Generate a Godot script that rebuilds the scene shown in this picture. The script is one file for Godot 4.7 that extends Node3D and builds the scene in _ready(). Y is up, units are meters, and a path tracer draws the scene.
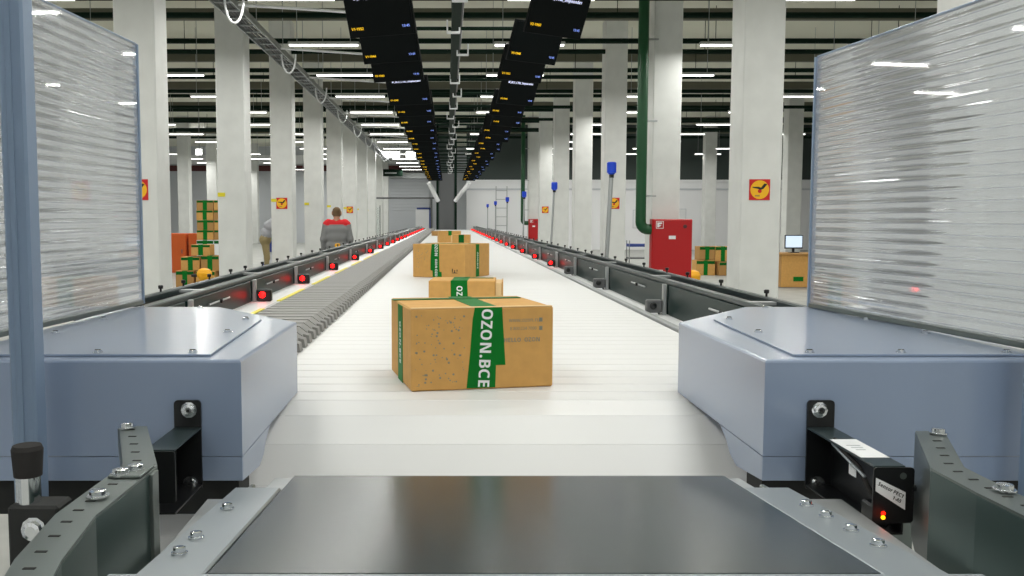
extends Node3D
# A parcel sorting hall: a white slatted sorter runs away from the eye between side covers, rails, columns and rows of hanging monitors.
# x to the side, y up, the sorter runs along -z; "d" is the distance down the hall (z = -d). Units are metres.

const CAM_Y := 1.5
const BELT := 1.0            # top of the white slats
const COL_X := 3.87
const COL_STEP := 4.85
const COL_FIRST := 11.4
const LAMP_Y := 4.42
const CEIL_Y := 6.05

var M := {}
var taken := {}
var rng := RandomNumberGenerator.new()
var font: SystemFont

# ------------------------------------------------------------------ mesh collecting
class G:
	var v := PackedVector3Array()
	var n := PackedVector3Array()
	var c := PackedColorArray()

	func tri3(a: Vector3, b: Vector3, e: Vector3, na: Vector3, nb: Vector3, ne: Vector3) -> void:
		v.append_array([a, e, b]); n.append_array([na, ne, nb])

	func quad(a: Vector3, b: Vector3, e: Vector3, d: Vector3) -> void:   # counter-clockwise seen from outside
		var q := (e - a).cross(d - b).normalized()
		tri3(a, b, e, q, q, q); tri3(a, e, d, q, q, q)

	func face(p: Array, mid: Vector3) -> void:                          # a flat convex face turned away from mid
		var q: Vector3 = (p[1] - p[0]).cross(p[2] - p[0]).normalized()
		if q.dot(p[0] - mid) < 0.0:
			p = p.duplicate(); p.reverse(); q = -q
		for i in range(1, p.size() - 1):
			tri3(p[0], p[i], p[i + 1], q, q, q)

	func box(mid: Vector3, s: Vector3, bev := 0.0, b := Basis()) -> void:
		var h := s / 2.0
		var sg := [-1.0, 1.0]
		if bev <= 0.0:
			for ax in 3:
				for k in sg:
					var pts := []
					for uv in [[-1, -1], [1, -1], [1, 1], [-1, 1]]:
						var p := Vector3.ZERO
						p[ax] = k * h[ax]; p[(ax + 1) % 3] = uv[0] * h[(ax + 1) % 3]; p[(ax + 2) % 3] = uv[1] * h[(ax + 2) % 3]
						pts.append(mid + b * p)
					face(pts, mid)
			return
		var at := func(x: float, y: float, z: float, ax: int) -> Vector3:
			var p := Vector3(x * (h.x - bev), y * (h.y - bev), z * (h.z - bev))
			p[ax] += [x, y, z][ax] * bev
			return mid + b * p
		for ax in 3:
			for k in sg:
				var pts := []
				for uv in [[-1, -1], [1, -1], [1, 1], [-1, 1]]:
					var w := [0.0, 0.0, 0.0]
					w[ax] = k; w[(ax + 1) % 3] = uv[0]; w[(ax + 2) % 3] = uv[1]
					pts.append(at.call(w[0], w[1], w[2], ax))
				face(pts, mid)
		for ax in 3:                                                      # edges along ax
			var a1 := (ax + 1) % 3
			var a2 := (ax + 2) % 3
			for k1 in sg:
				for k2 in sg:
					var w0 := [0.0, 0.0, 0.0]
					w0[ax] = -1.0; w0[a1] = k1; w0[a2] = k2
					var w1 := w0.duplicate()
					w1[ax] = 1.0
					face([at.call(w0[0], w0[1], w0[2], a1), at.call(w1[0], w1[1], w1[2], a1), at.call(w1[0], w1[1], w1[2], a2), at.call(w0[0], w0[1], w0[2], a2)], mid)
		for x in sg:
			for y in sg:
				for z in sg:
					face([at.call(x, y, z, 0), at.call(x, y, z, 1), at.call(x, y, z, 2)], mid)

	func prism(poly: PackedVector2Array, xf: Transform3D, lo: float, hi: float) -> void:   # polygon in xf's x,y; drawn out along its z
		if Geometry2D.is_polygon_clockwise(poly):
			poly = poly.duplicate(); poly.reverse()
		var t := Geometry2D.triangulate_polygon(poly)
		var area := func(i: int) -> bool:
			return (poly[t[i + 1]] - poly[t[i]]).cross(poly[t[i + 2]] - poly[t[i]]) > 0.0
		for i in range(0, t.size(), 3):
			var q := [t[i], t[i + 1], t[i + 2]]
			if not area.call(i):
				q.reverse()
			for z in [lo, hi]:
				var a: Vector3 = xf * Vector3(poly[q[0]].x, poly[q[0]].y, z)
				var b: Vector3 = xf * Vector3(poly[q[1]].x, poly[q[1]].y, z)
				var e: Vector3 = xf * Vector3(poly[q[2]].x, poly[q[2]].y, z)
				var nn: Vector3 = xf.basis.z.normalized() * (1.0 if z == hi else -1.0)
				if z == hi: tri3(a, b, e, nn, nn, nn)
				else: tri3(a, e, b, nn, nn, nn)
		for i in poly.size():
			var p := poly[i]
			var r := poly[(i + 1) % poly.size()]
			quad(xf * Vector3(p.x, p.y, lo), xf * Vector3(r.x, r.y, lo), xf * Vector3(r.x, r.y, hi), xf * Vector3(p.x, p.y, hi))

	func tube(pts: Array, r: float, sides := 8, r_end := -1.0) -> void:
		var rings := []
		var dirs := []
		var up := Vector3.UP
		for i in pts.size():
			var t: Vector3 = (pts[mini(i + 1, pts.size() - 1)] - pts[maxi(i - 1, 0)]).normalized()
			if i == 0 and absf(t.dot(up)) > 0.9: up = Vector3.RIGHT
			var x := up.cross(t).normalized()
			var y := t.cross(x)
			up = y
			var ring := []
			var rad := r if r_end < 0.0 else lerpf(r, r_end, float(i) / (pts.size() - 1))
			for k in sides:
				var a := TAU * k / sides
				ring.append([pts[i] + (x * cos(a) + y * sin(a)) * rad, x * cos(a) + y * sin(a)])
			rings.append(ring); dirs.append(t)
		for i in pts.size() - 1:
			for k in sides:
				var a = rings[i][k]; var b = rings[i][(k + 1) % sides]; var e = rings[i + 1][(k + 1) % sides]; var d = rings[i + 1][k]
				tri3(a[0], b[0], e[0], a[1], b[1], e[1]); tri3(a[0], e[0], d[0], a[1], e[1], d[1])
		for k in range(1, sides - 1):
			var q: Vector3 = -dirs[0]
			tri3(rings[0][0][0], rings[0][k + 1][0], rings[0][k][0], q, q, q)
			q = dirs[-1]
			tri3(rings[-1][0][0], rings[-1][k][0], rings[-1][k + 1][0], q, q, q)

	func lathe(prof: Array, sides := 12, xf := Transform3D()) -> void:     # [radius, height] from bottom to top round xf's y, faceted along the profile
		for i in prof.size() - 1:
			var e := Vector2(prof[i + 1][0] - prof[i][0], prof[i + 1][1] - prof[i][1]).normalized()
			for k in sides:
				var a0 := TAU * k / sides
				var a1 := TAU * (k + 1) / sides
				var d0 := Vector3(cos(a0), 0, -sin(a0))
				var d1 := Vector3(cos(a1), 0, -sin(a1))
				var n0 := (d0 * e.y - Vector3(0, e.x, 0)).normalized()
				var n1 := (d1 * e.y - Vector3(0, e.x, 0)).normalized()
				var pa: Vector3 = xf * (d0 * prof[i][0] + Vector3(0, prof[i][1], 0))
				var pb: Vector3 = xf * (d1 * prof[i][0] + Vector3(0, prof[i][1], 0))
				var pc: Vector3 = xf * (d1 * prof[i + 1][0] + Vector3(0, prof[i + 1][1], 0))
				var pd: Vector3 = xf * (d0 * prof[i + 1][0] + Vector3(0, prof[i + 1][1], 0))
				n0 = xf.basis * n0; n1 = xf.basis * n1
				if prof[i][0] > 1e-6: tri3(pa, pb, pc, n0, n1, n1)
				if prof[i + 1][0] > 1e-6: tri3(pa, pc, pd, n0, n1, n0)

	func mesh(material: Material = null) -> ArrayMesh:
		var arr := []
		arr.resize(Mesh.ARRAY_MAX)
		arr[Mesh.ARRAY_VERTEX] = v
		arr[Mesh.ARRAY_NORMAL] = n
		if c.size() == v.size(): arr[Mesh.ARRAY_COLOR] = c
		var m := ArrayMesh.new()
		m.add_surface_from_arrays(Mesh.PRIMITIVE_TRIANGLES, arr)
		if material: m.surface_set_material(0, material)
		return m

# ------------------------------------------------------------------ node helpers
func P(x: float, y: float, d: float) -> Vector3:
	return Vector3(x, y, -d)

func numbered(called: String) -> String:
	var k: int = taken.get(called, 0)
	taken[called] = k + 1
	return called if k == 0 else "%s_%03d" % [called, k]

func tag(o: Node, label: String, category: String, group := "") -> void:
	o.set_meta("label", label); o.set_meta("category", category)
	if group: o.set_meta("group", group)

func thing(called: String, label: String, category: String, at := Vector3.ZERO, turn := 0.0, group := "") -> Node3D:
	var o := Node3D.new()
	o.name = numbered(called)
	add_child(o)
	o.position = at; o.rotation.y = turn
	tag(o, label, category, group)
	return o

func inst(called: String, m: Mesh, material: Material, parent: Node = self, at := Vector3.ZERO, b := Basis()) -> MeshInstance3D:
	var o := MeshInstance3D.new()
	o.name = numbered(called) if parent == self else called
	o.mesh = m
	if material: o.material_override = material
	o.transform = Transform3D(b, at)
	parent.add_child(o, true)
	return o

func put(called: String, g: G, material: Material, parent: Node = self, at := Vector3.ZERO, b := Basis()) -> MeshInstance3D:
	return inst(called, g.mesh(), material, parent, at, b)

func struct(called: String, g: G, material: Material) -> MeshInstance3D:
	var o := put(called, g, material)
	o.set_meta("kind", "structure")
	return o

func copy(root: Node3D, at: Vector3, turn := 0.0, label := "") -> Node3D:
	var r: Node3D = root.duplicate()
	var base := String(root.name)
	r.name = numbered(base)
	add_child(r)
	r.position = at; r.rotation.y = turn
	if label: r.set_meta("label", label)
	return r

func bx(mid: Vector3, s: Vector3, bev := 0.0, b := Basis()) -> G:
	var g := G.new()
	g.box(mid, s, bev, b)
	return g

func span(x0: float, x1: float, y0: float, y1: float, d0: float, d1: float, bev := 0.0) -> G:
	return bx(P((x0 + x1) / 2, (y0 + y1) / 2, (d0 + d1) / 2), Vector3(absf(x1 - x0), absf(y1 - y0), absf(d1 - d0)), bev)

func rod(a: Vector3, b: Vector3, r: float, sides := 8) -> G:
	var g := G.new()
	g.tube([a, b], r, sides)
	return g

func poly(a: Array) -> PackedVector2Array:
	var p := PackedVector2Array()
	for q in a: p.append(Vector2(q[0], q[1]))
	return p

func text(called: String, words: String, height: float, material: Material, parent: Node, at: Vector3, b := Basis(), bold := false) -> MeshInstance3D:
	var key := "%s|%f|%s" % [words, height, bold]
	if not texts.has(key):
		var t := TextMesh.new()
		var f := SystemFont.new()
		f.font_names = PackedStringArray(["Droid Sans"])
		f.font_weight = 700 if bold else 400
		t.font = f
		t.text = words
		t.font_size = 32
		t.pixel_size = height / 24.0
		t.depth = 0.0006
		t.curve_step = 3.0
		texts[key] = t
	return inst(called, texts[key], material, parent, at, b)
var texts := {}

func mat(key: String, r: int, gr: int, b: int, rough := 0.6, metal := 0.0) -> StandardMaterial3D:
	var m := StandardMaterial3D.new()
	m.resource_name = key
	m.albedo_color = Color8(r, gr, b)
	m.roughness = rough
	m.metallic = metal
	M[key] = m
	return m

func grain(m: StandardMaterial3D, lo: float, hi: float, scale: Vector3, freq := 0.02, seed_ := 3) -> void:   # mottled tone of the material itself
	var nz := FastNoiseLite.new()
	nz.seed = seed_
	nz.frequency = freq
	nz.fractal_octaves = 4
	var t := NoiseTexture2D.new()
	t.width = 256; t.height = 256; t.seamless = true
	t.noise = nz
	var gd := Gradient.new()
	gd.set_color(0, Color(lo, lo, lo)); gd.set_color(1, Color(hi, hi, hi))
	t.color_ramp = gd
	m.albedo_texture = t
	m.uv1_triplanar = true
	m.uv1_world_triplanar = true
	m.uv1_scale = scale

func glow(key: String, c: Color, energy: float) -> StandardMaterial3D:
	var m := StandardMaterial3D.new()
	m.resource_name = key
	m.albedo_color = c
	m.roughness = 0.4
	m.emission_enabled = true
	m.emission = c
	m.emission_energy_multiplier = energy
	M[key] = m
	return m

func materials() -> void:
	mat("floor", 176, 178, 175, 0.45)
	grain(M.floor, 0.86, 1.0, Vector3(0.3, 0.3, 0.3))
	mat("ceiling", 230, 230, 214, 0.8)
	mat("wall_white", 244, 245, 248, 0.6)
	mat("wall_grey", 206, 210, 216, 0.6)
	mat("wall_dark", 62, 72, 70, 0.7)
	mat("maroon", 88, 44, 46, 0.7)
	mat("column", 226, 228, 226, 0.65)
	grain(M.column, 0.95, 1.0, Vector3(0.4, 0.4, 0.4))
	mat("beam", 92, 92, 78, 0.6)
	mat("pipe_dark", 24, 40, 32, 0.6).metallic_specular = 0.15
	mat("pipe_green", 6, 72, 36, 0.4)
	mat("zinc", 168, 172, 174, 0.35, 0.8)
	mat("lamp_body", 180, 182, 180, 0.5)
	mat("slat", 222, 223, 224, 0.42)
	mat("shoe", 128, 128, 126, 0.5)
	mat("deck", 224, 226, 228, 0.4)
	mat("yellow", 226, 212, 40, 0.5)
	var hs := mat("housing", 130, 146, 172, 0.34)
	hs.clearcoat_enabled = true
	hs.clearcoat = 0.7
	hs.clearcoat_roughness = 0.16
	mat("plate", 16, 40, 38, 0.42).metallic_specular = 0.35
	mat("rail_dark", 40, 54, 56, 0.35, 0.2)
	mat("bracket_light", 176, 180, 182, 0.35, 0.5)
	mat("black", 18, 20, 22, 0.4)
	mat("rubber", 30, 28, 28, 0.8)
	mat("belt_black", 50, 62, 68, 0.24)
	grain(M.belt_black, 0.78, 1.0, Vector3(2.2, 1.0, 0.12), 0.05, 8)
	mat("steel", 150, 158, 164, 0.34, 0.45)
	mat("steel_dark", 112, 120, 118, 0.34, 0.7)
	mat("steel_green", 66, 84, 82, 0.3, 0.5)
	mat("chrome", 225, 228, 232, 0.12, 1.0)
	mat("slot_black", 24, 26, 26, 0.7)  # near-black; on slots and sockets the tone stands for their shaded depth
	mat("aluminium", 126, 146, 172, 0.4, 0.15)
	mat("carton", 214, 164, 92, 0.8)
	grain(M.carton, 0.93, 1.0, Vector3(3, 3, 3))
	mat("carton_pale", 222, 190, 140, 0.75)
	mat("carton_dark", 176, 134, 78, 0.8)
	mat("tape", 0, 112, 34, 0.5).metallic_specular = 0.3
	mat("tape_dark", 0, 92, 28, 0.5).metallic_specular = 0.3
	mat("white", 236, 238, 240, 0.5)
	mat("print_blue", 132, 132, 116, 0.7)
	mat("screen_case", 8, 13, 14, 0.6).metallic_specular = 0.25
	mat("screen_face", 5, 10, 11, 0.35).metallic_specular = 0.25
	mat("red_cabinet", 178, 8, 16, 0.35)
	mat("sign_red", 204, 20, 24, 0.5)
	mat("sign_yellow", 246, 186, 20, 0.5)
	mat("beacon_blue", 20, 70, 210, 0.3)
	mat("orange", 206, 92, 26, 0.6)
	mat("tub_yellow", 250, 178, 10, 0.45)
	mat("tote_green", 40, 120, 62, 0.5)
	mat("tote_blue", 40, 64, 140, 0.5)
	mat("desk_leg", 90, 92, 94, 0.5)
	mat("skin", 198, 150, 122, 0.6)
	mat("hair", 122, 92, 60, 0.8)
	var body := mat("clothes", 255, 255, 255, 0.85)
	body.vertex_color_use_as_albedo = true
	glow("lamp_glow", Color(1.0, 1.0, 0.98), 5.0)
	glow("flood_glow", Color(1.0, 1.0, 1.0), 6.0)
	glow("sensor_red", Color(1.0, 0.05, 0.05), 5.0)
	glow("led_red", Color(1.0, 0.1, 0.02), 3.0)
	glow("led_amber", Color(1.0, 0.7, 0.05), 3.0)
	glow("text_amber", Color(0.95, 0.75, 0.08), 0.8)
	glow("text_blue", Color(0.5, 0.6, 0.95), 0.7)
	glow("text_white", Color(0.85, 0.87, 1.0), 0.9)
	glow("monitor_glow", Color(0.75, 0.82, 0.9), 0.9)
	var pc := mat("plastic", 242, 245, 250, 0.03)          # solid clear plastic with a milky share
	pc.albedo_color.a = 0.19
	pc.refraction_enabled = true
	pc.refraction_scale = 0.05
	pc.transparency = BaseMaterial3D.TRANSPARENCY_ALPHA
	var rb := mat("plastic_rib", 232, 236, 242, 0.15)      # the ridges between the flutes are milkier
	rb.transparency = BaseMaterial3D.TRANSPARENCY_ALPHA
	rb.albedo_color.a = 0.5
	var gl := mat("glass", 214, 226, 222, 0.05)
	gl.transparency = BaseMaterial3D.TRANSPARENCY_ALPHA
	gl.albedo_color.a = 0.25

# ------------------------------------------------------------------ the scene
func _ready() -> void:
	rng.seed = 7
	camera_and_sky()
	materials()
	room()
	columns()
	lamps()
	ceiling_services()
	sorter()
	side_rail(-1)
	side_rail(1)
	housings()
	infeed()
	guides()
	brackets()
	curtains()
	parcels()
	monitors()
	beacons()
	fire_cabinets()
	hall_goods()
	end_of_hall()
	people()

func camera_and_sky() -> void:
	var cam := Camera3D.new()
	cam.name = "camera"
	var f := 900.0                                   # focal length in pixels of the 1024 x 576 frame
	cam.projection = Camera3D.PROJECTION_FRUSTUM
	cam.near = 0.05
	cam.far = 200.0
	cam.size = 0.05 * 576.0 / f
	cam.frustum_offset = Vector2(65.0 / f * 0.05, 0.0)
	cam.position = Vector3(0, CAM_Y, 0)
	cam.rotation = Vector3(-atan(69.0 / f), 0, 0)
	add_child(cam)
	cam.current = true
	var env := Environment.new()
	env.background_mode = Environment.BG_COLOR
	env.background_color = Color(0.0, 0.0, 0.0)
	env.tonemap_mode = Environment.TONE_MAPPER_LINEAR
	env.tonemap_exposure = 0.95
	env.sdfgi_enabled = true
	env.ssao_enabled = true
	env.ssil_enabled = true
	var we := WorldEnvironment.new()
	we.name = "world_environment"
	we.environment = env
	add_child(we)

func room() -> void:
	struct("floor", span(-20.2, 20.2, -0.3, 0.0, -9.2, 57.2), M.floor)
	struct("ceiling", span(-20.2, 20.2, CEIL_Y, CEIL_Y + 0.3, -9.2, 57.2), M.ceiling)
	struct("wall_left", span(-20.2, -20.0, 0, CEIL_Y, -9.2, 57.2), M.wall_white)
	struct("wall_right", span(20.0, 20.2, 0, CEIL_Y, -9.2, 57.2), M.wall_white)
	struct("wall_behind", span(-20.0, 20.0, 0, CEIL_Y, -9.2, -9.0), M.wall_white)
	struct("wall_back", span(-20.0, 20.0, 0, CEIL_Y, 57.0, 57.2), M.wall_grey)
	struct("wall_partition", span(0.95, 20.0, 0, 3.36, 44.0, 44.2), M.wall_white)
	struct("wall_partition_upper", span(0.95, 20.0, 3.36, CEIL_Y, 44.02, 44.2), M.wall_dark)
	struct("trim_1", span(0.95, 20.0, 2.9, 2.98, 43.95, 44.0), M.wall_grey)
	struct("trim_2", span(0.95, 20.0, 3.28, 3.4, 43.93, 44.0), M.wall_white)
	struct("trim_3", span(-20.0, -0.5, 4.5, 4.85, 56.9, 57.0), M.maroon)
	struct("trim_4", span(-20.0, -0.5, 4.95, 5.5, 56.95, 57.0), M.wall_white)

func columns() -> void:
	var shaft := bx(Vector3(0, CEIL_Y / 2, 0), Vector3(0.5, CEIL_Y, 0.5), 0.015).mesh()
	for side in [-1, 1]:
		for row in [0, 1]:
			for k in range(-4, 10):
				if row == 1 and k < 1: continue
				var d := COL_FIRST + COL_STEP * k
				if side == 1 and d > 43.0: continue
				if d > 56.0: continue
				var x: float = side * (COL_X + 7.86 * row) + (0.06 if side < 0 and row == 0 else 0.0)
				var signed: bool = row == 0 and k in [0, 2, 5]
				var lab := "white square concrete column in the outer row by the hall wall"
				if row == 0:
					if signed: lab = "white square concrete column bearing a red and yellow sign"
					elif side == -1: lab = "white square concrete column with yellow tag on the divert shoe side"
					else: lab = "plain white square concrete column on the fire cabinet side"
				var t := thing("column", lab, "column", P(x, 0, d), 0, "square hall columns" if row == 0 else "outer row columns")
				if row == 0: t.set_meta("group", "signed columns" if signed else ("tagged columns" if side == -1 else "plain columns"))
				inst("shaft", shaft, M.column, t)
				if row == 0 and side == -1 and k > 0:
					put("tag", bx(Vector3(-0.18, 1.93, 0.255), Vector3(0.13, 0.07, 0.01)), M.yellow, t)
				if signed: column_sign(x + (-0.02 if side == 1 else -0.0), 1.5 + (0.36 if k == 0 else 0.36), d - 0.25, side, k)

func column_sign(x: float, y: float, d: float, side: int, k: int) -> void:
	var s := 0.255
	var t := thing("warning_sign", "square red sign with yellow disc and black tick on a white column", "sign", P(x, y, d), 0, "red and yellow column signs")
	put("plate", bx(Vector3(0, 0, 0.004), Vector3(s, s, 0.008)), M.sign_red, t)
	var g := G.new()
	g.lathe([[0, 0], [s * 0.45, 0], [s * 0.45, 0.004], [0, 0.004]], 28, Transform3D(Basis(Vector3.RIGHT, PI / 2), Vector3(0, 0, 0.008)))
	put("disc", g, M.sign_yellow, t)
	g = G.new()
	g.prism(poly([[-0.09, 0.035], [-0.015, 0.035], [0.015, 0.025], [0.055, 0.075], [0.09, 0.068], [0.045, 0.01], [0.01, -0.004], [-0.03, 0.012], [-0.09, 0.024]]), Transform3D(), 0.012, 0.014)
	put("tick", g, M.black, t)
	g = G.new()
	g.lathe([[0, 0], [0.024, 0], [0.024, 0.002], [0, 0.002]], 14, Transform3D(Basis(Vector3.RIGHT, PI / 2), Vector3(0, -0.018, 0.012)))
	put("dot", g, M.sign_red, t)
	put("mark", bx(Vector3(-0.03, -0.075, 0.013), Vector3(0.06, 0.018, 0.002)), M.carton_dark, t)

func lamps() -> void:
	var body := bx(Vector3(0, 0.035, 0), Vector3(1.2, 0.05, 0.1), 0.01).mesh()
	var tubes := bx(Vector3(0, 0.0, 0), Vector3(1.16, 0.022, 0.075), 0.006).mesh()
	var wire := rod(Vector3(0, 0.05, 0), Vector3(0, CEIL_Y - LAMP_Y, 0), 0.006, 5).mesh()
	for i in range(-3, 5):
		for j in range(-6, 14):
			var x := -2.08 + 3.47 * i
			var d := 12.25 + 3.2 * j
			if x > 0.9 and d > 43.0: continue
			if absf(x) > 9.5 and (d < 9.0 or (d < 30.0 and j % 2 != 0)): continue
			var t := thing("ceiling_lamp", "slim white linear lamp hanging on thin wires below the ceiling", "lamp", P(x, LAMP_Y, d), 0, "linear ceiling lamps")
			inst("lamp_body", body, M.lamp_body, t)
			inst("lamp_tube", tubes, M.lamp_glow, t)
			for wx in [-0.45, 0.45]: inst("lamp_wire", wire, M.zinc, t, Vector3(wx, 0, 0))
			var l := AreaLight3D.new()
			l.name = "lamp_light"
			l.area_size = Vector2(1.16, 0.075)
			l.light_energy = 4.0
			l.light_color = Color(1.0, 0.995, 0.97)
			l.area_range = 60.0
			l.shadow_enabled = true
			l.position = Vector3(0, -0.014, 0)
			l.rotation.x = -PI / 2
			t.add_child(l)

func ceiling_services() -> void:
	# sprinkler pipes and beams across the hall
	var pipe := rod(Vector3(-19.8, 0, 0), Vector3(19.8, 0, 0), 0.055, 8).mesh()
	var hang := rod(Vector3(0, 0, 0), Vector3(0, CEIL_Y - 5.2, 0), 0.008, 5).mesh()
	for k in 25:
		var d := 8.0 + 1.85 * k
		if d > 43.0: break
		var t := thing("sprinkler_pipe", "dark sprinkler pipe crossing the hall under the ceiling", "pipe", P(0, 5.2 + 0.12 * (k % 2), d), 0, "sprinkler pipes")
		inst("pipe", pipe, M.pipe_dark, t)
		for x in [-11.0, -6.3, -1.5, 2.6, 5.6, 9.4]:
			inst("hanger", hang, M.pipe_dark, t, Vector3(x + 0.3 * (k % 3), 0, 0), Basis.from_scale(Vector3(1, 0.85, 1)))
	for k in range(-3, 10):
		var d := COL_FIRST + COL_STEP * k + 2.3
		if d > 43.0: break
		var o := put("ceiling_beam", bx(Vector3.ZERO, Vector3(39.9, 0.22, 0.16), 0.01), M.beam, self, P(0, 5.62, d))
		tag(o, "grey steel beam running crosswise under the ceiling", "beam", "ceiling beams")
	# cable tray above the aisle on the shoe side
	var ty := CAM_Y + 2.98
	var tr := thing("cable_tray", "galvanised cable tray hung along the columns with drooping cables", "tray", P(-3.1, ty, 8.0))
	for sx in [-0.14, 0.14]:
		put("side_rail", bx(Vector3(sx, 0.04, -20.0), Vector3(0.02, 0.1, 40.0)), M.zinc, tr)
	var rung := bx(Vector3.ZERO, Vector3(0.27, 0.02, 0.05)).mesh()
	var hanger := rod(Vector3(-0.17, 0, 0), Vector3(-0.17, CEIL_Y - ty, 0), 0.008, 5).mesh()
	for i in 80:
		inst("rung", rung, M.zinc, tr, Vector3(0, 0.02, -0.25 - 0.5 * i))
		if i % 5 == 0: inst("hanger", hanger, M.zinc, tr, Vector3(0, 0, -0.25 - 0.5 * i))
	var cables := G.new()
	for q in 4:
		var pts := []
		for i in 41:
			pts.append(Vector3(-0.09 + 0.055 * q + 0.012 * sin(i * 1.7 + q), 0.05 + 0.012 * cos(i * 2.3 + q), -0.5 - i * 0.98))
		cables.tube(pts, 0.018, 6)
	put("cables", cables, M.desk_leg, tr)
	for i in 8:
		var lp := G.new()
		var pts := []
		var z0 := -4.4 - 4.2 * i
		for s in 13:
			var a := PI * s / 12.0
			pts.append(Vector3(0.1 + 0.17 * (1 - cos(a)) / 2.0 * 1.5, -0.34 * sin(a), z0))
		lp.tube(pts, 0.018, 6)
		put("cable_loop", lp, M.white, tr)
	for i in 8:
		var d := 12.9 + 3.25 * i
		var o := put("conduit", rod(P(-2.93, ty + 0.02, d), P(-1.1, ty - 0.1, d), 0.022, 6), M.white)
		tag(o, "thin white conduit reaching from the cable tray to the monitor rows", "conduit", "white conduits")

func sorter() -> void:
	var t := thing("parcel_sorter", "long white slatted sorter carrying taped cartons down the hall", "conveyor", P(0, 0, 2.46))
	var x0 := -0.91
	var x1 := 1.02
	var pitch := 0.1225
	var slat_g := bx(Vector3((x0 + x1) / 2, BELT - 0.012, 0), Vector3(x1 - x0, 0.024, pitch - 0.005), 0.002)
	var slat := slat_g.mesh()
	var n := 323
	for i in 300:
		inst("slat", slat, M.slat, t, Vector3(0, 0, -pitch * (i + 0.5)))
	var rest := G.new()
	for i in range(300, n): rest.box(Vector3((x0 + x1) / 2, BELT - 0.012, -pitch * (i + 0.5)), Vector3(x1 - x0, 0.024, pitch - 0.005))
	put("far_slats", rest, M.slat, t).set_meta("kind", "stuff")
	var r := 0.45                                                       # the slats turn down round the drive wheel
	var nose := bx(Vector3.ZERO, Vector3(1.88, 0.02, pitch + 0.003), 0.003).mesh()
	var step := 2.0 * asin(pitch / 2.0 / r)
	for i in 5:
		var a := step * (i + 0.5)
		var nb := Basis(Vector3.RIGHT, a)
		inst("nose_slat", nose, M.slat, t, Vector3(0.06, BELT - r, 0) + nb * Vector3(0, r * cos(step / 2) - 0.01, 0), nb)
	# divert shoes: grey blocks lined up along one edge, each with a sloping shoulder over a pin
	var up := Transform3D(Basis(), Vector3.ZERO)
	var top := G.new()
	top.prism(poly([[-0.178, 0.012], [-0.178, 0.05], [-0.165, 0.058], [0.118, 0.058], [0.118, 0.012]]), up, -0.047, 0.047)
	var sho := G.new()
	sho.prism(poly([[-0.178, 0.0], [-0.178, 0.012], [0.118, 0.012], [0.118, 0.058], [0.15, 0.034], [0.15, 0.0]]), up, -0.054, 0.054)
	var pin := G.new()
	pin.prism(poly([[0.15, 0.0], [0.15, 0.038], [0.172, 0.032], [0.178, 0.0]]), up, -0.03, 0.03)
	var shoe := ArrayMesh.new()
	var many := ArrayMesh.new()
	for q in [[top, M.shoe], [sho, M.shoe], [pin, M.shoe]]:
		for m in [shoe, many]:
			var src: G = q[0]
			var vv := PackedVector3Array()
			var nn := PackedVector3Array()
			for i in ([0] if m == shoe else range(305, n)):
				var off := Vector3.ZERO if m == shoe else Vector3(-0.728, BELT + 0.001, -pitch * (i + 0.5))
				for p in src.v: vv.append(p + off)
				nn.append_array(src.n)
			var arr := []
			arr.resize(Mesh.ARRAY_MAX)
			arr[Mesh.ARRAY_VERTEX] = vv
			arr[Mesh.ARRAY_NORMAL] = nn
			m.add_surface_from_arrays(Mesh.PRIMITIVE_TRIANGLES, arr)
			m.surface_set_material(m.get_surface_count() - 1, q[1])
	for i in range(5, 305):
		inst("divert_shoe", shoe, null, t, Vector3(-0.728, BELT + 0.001, -pitch * (i + 0.5)))
	inst("far_divert_shoes", many, null, t).set_meta("kind", "stuff")
	put("bed", bx(Vector3((x0 + x1) / 2, 0.86, -19.8), Vector3(x1 - x0 - 0.1, 0.2, 39.4)), M.steel_dark, t)
	for i in 14:
		for x in [x0 + 0.15, x1 - 0.15]:
			put("leg", bx(Vector3(x, 0.38, -0.6 - 2.9 * i), Vector3(0.08, 0.76, 0.08), 0.006), M.steel_dark, t)

func bolt(r := 0.009, h := 0.008) -> ArrayMesh:
	var g := G.new()
	g.lathe([[0, 0], [r * 1.35, 0], [r * 1.35, h * 0.25], [r, h * 0.3], [r, h], [r * 0.6, h * 1.12], [0, h * 1.12]], 10)
	return g.mesh()

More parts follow.
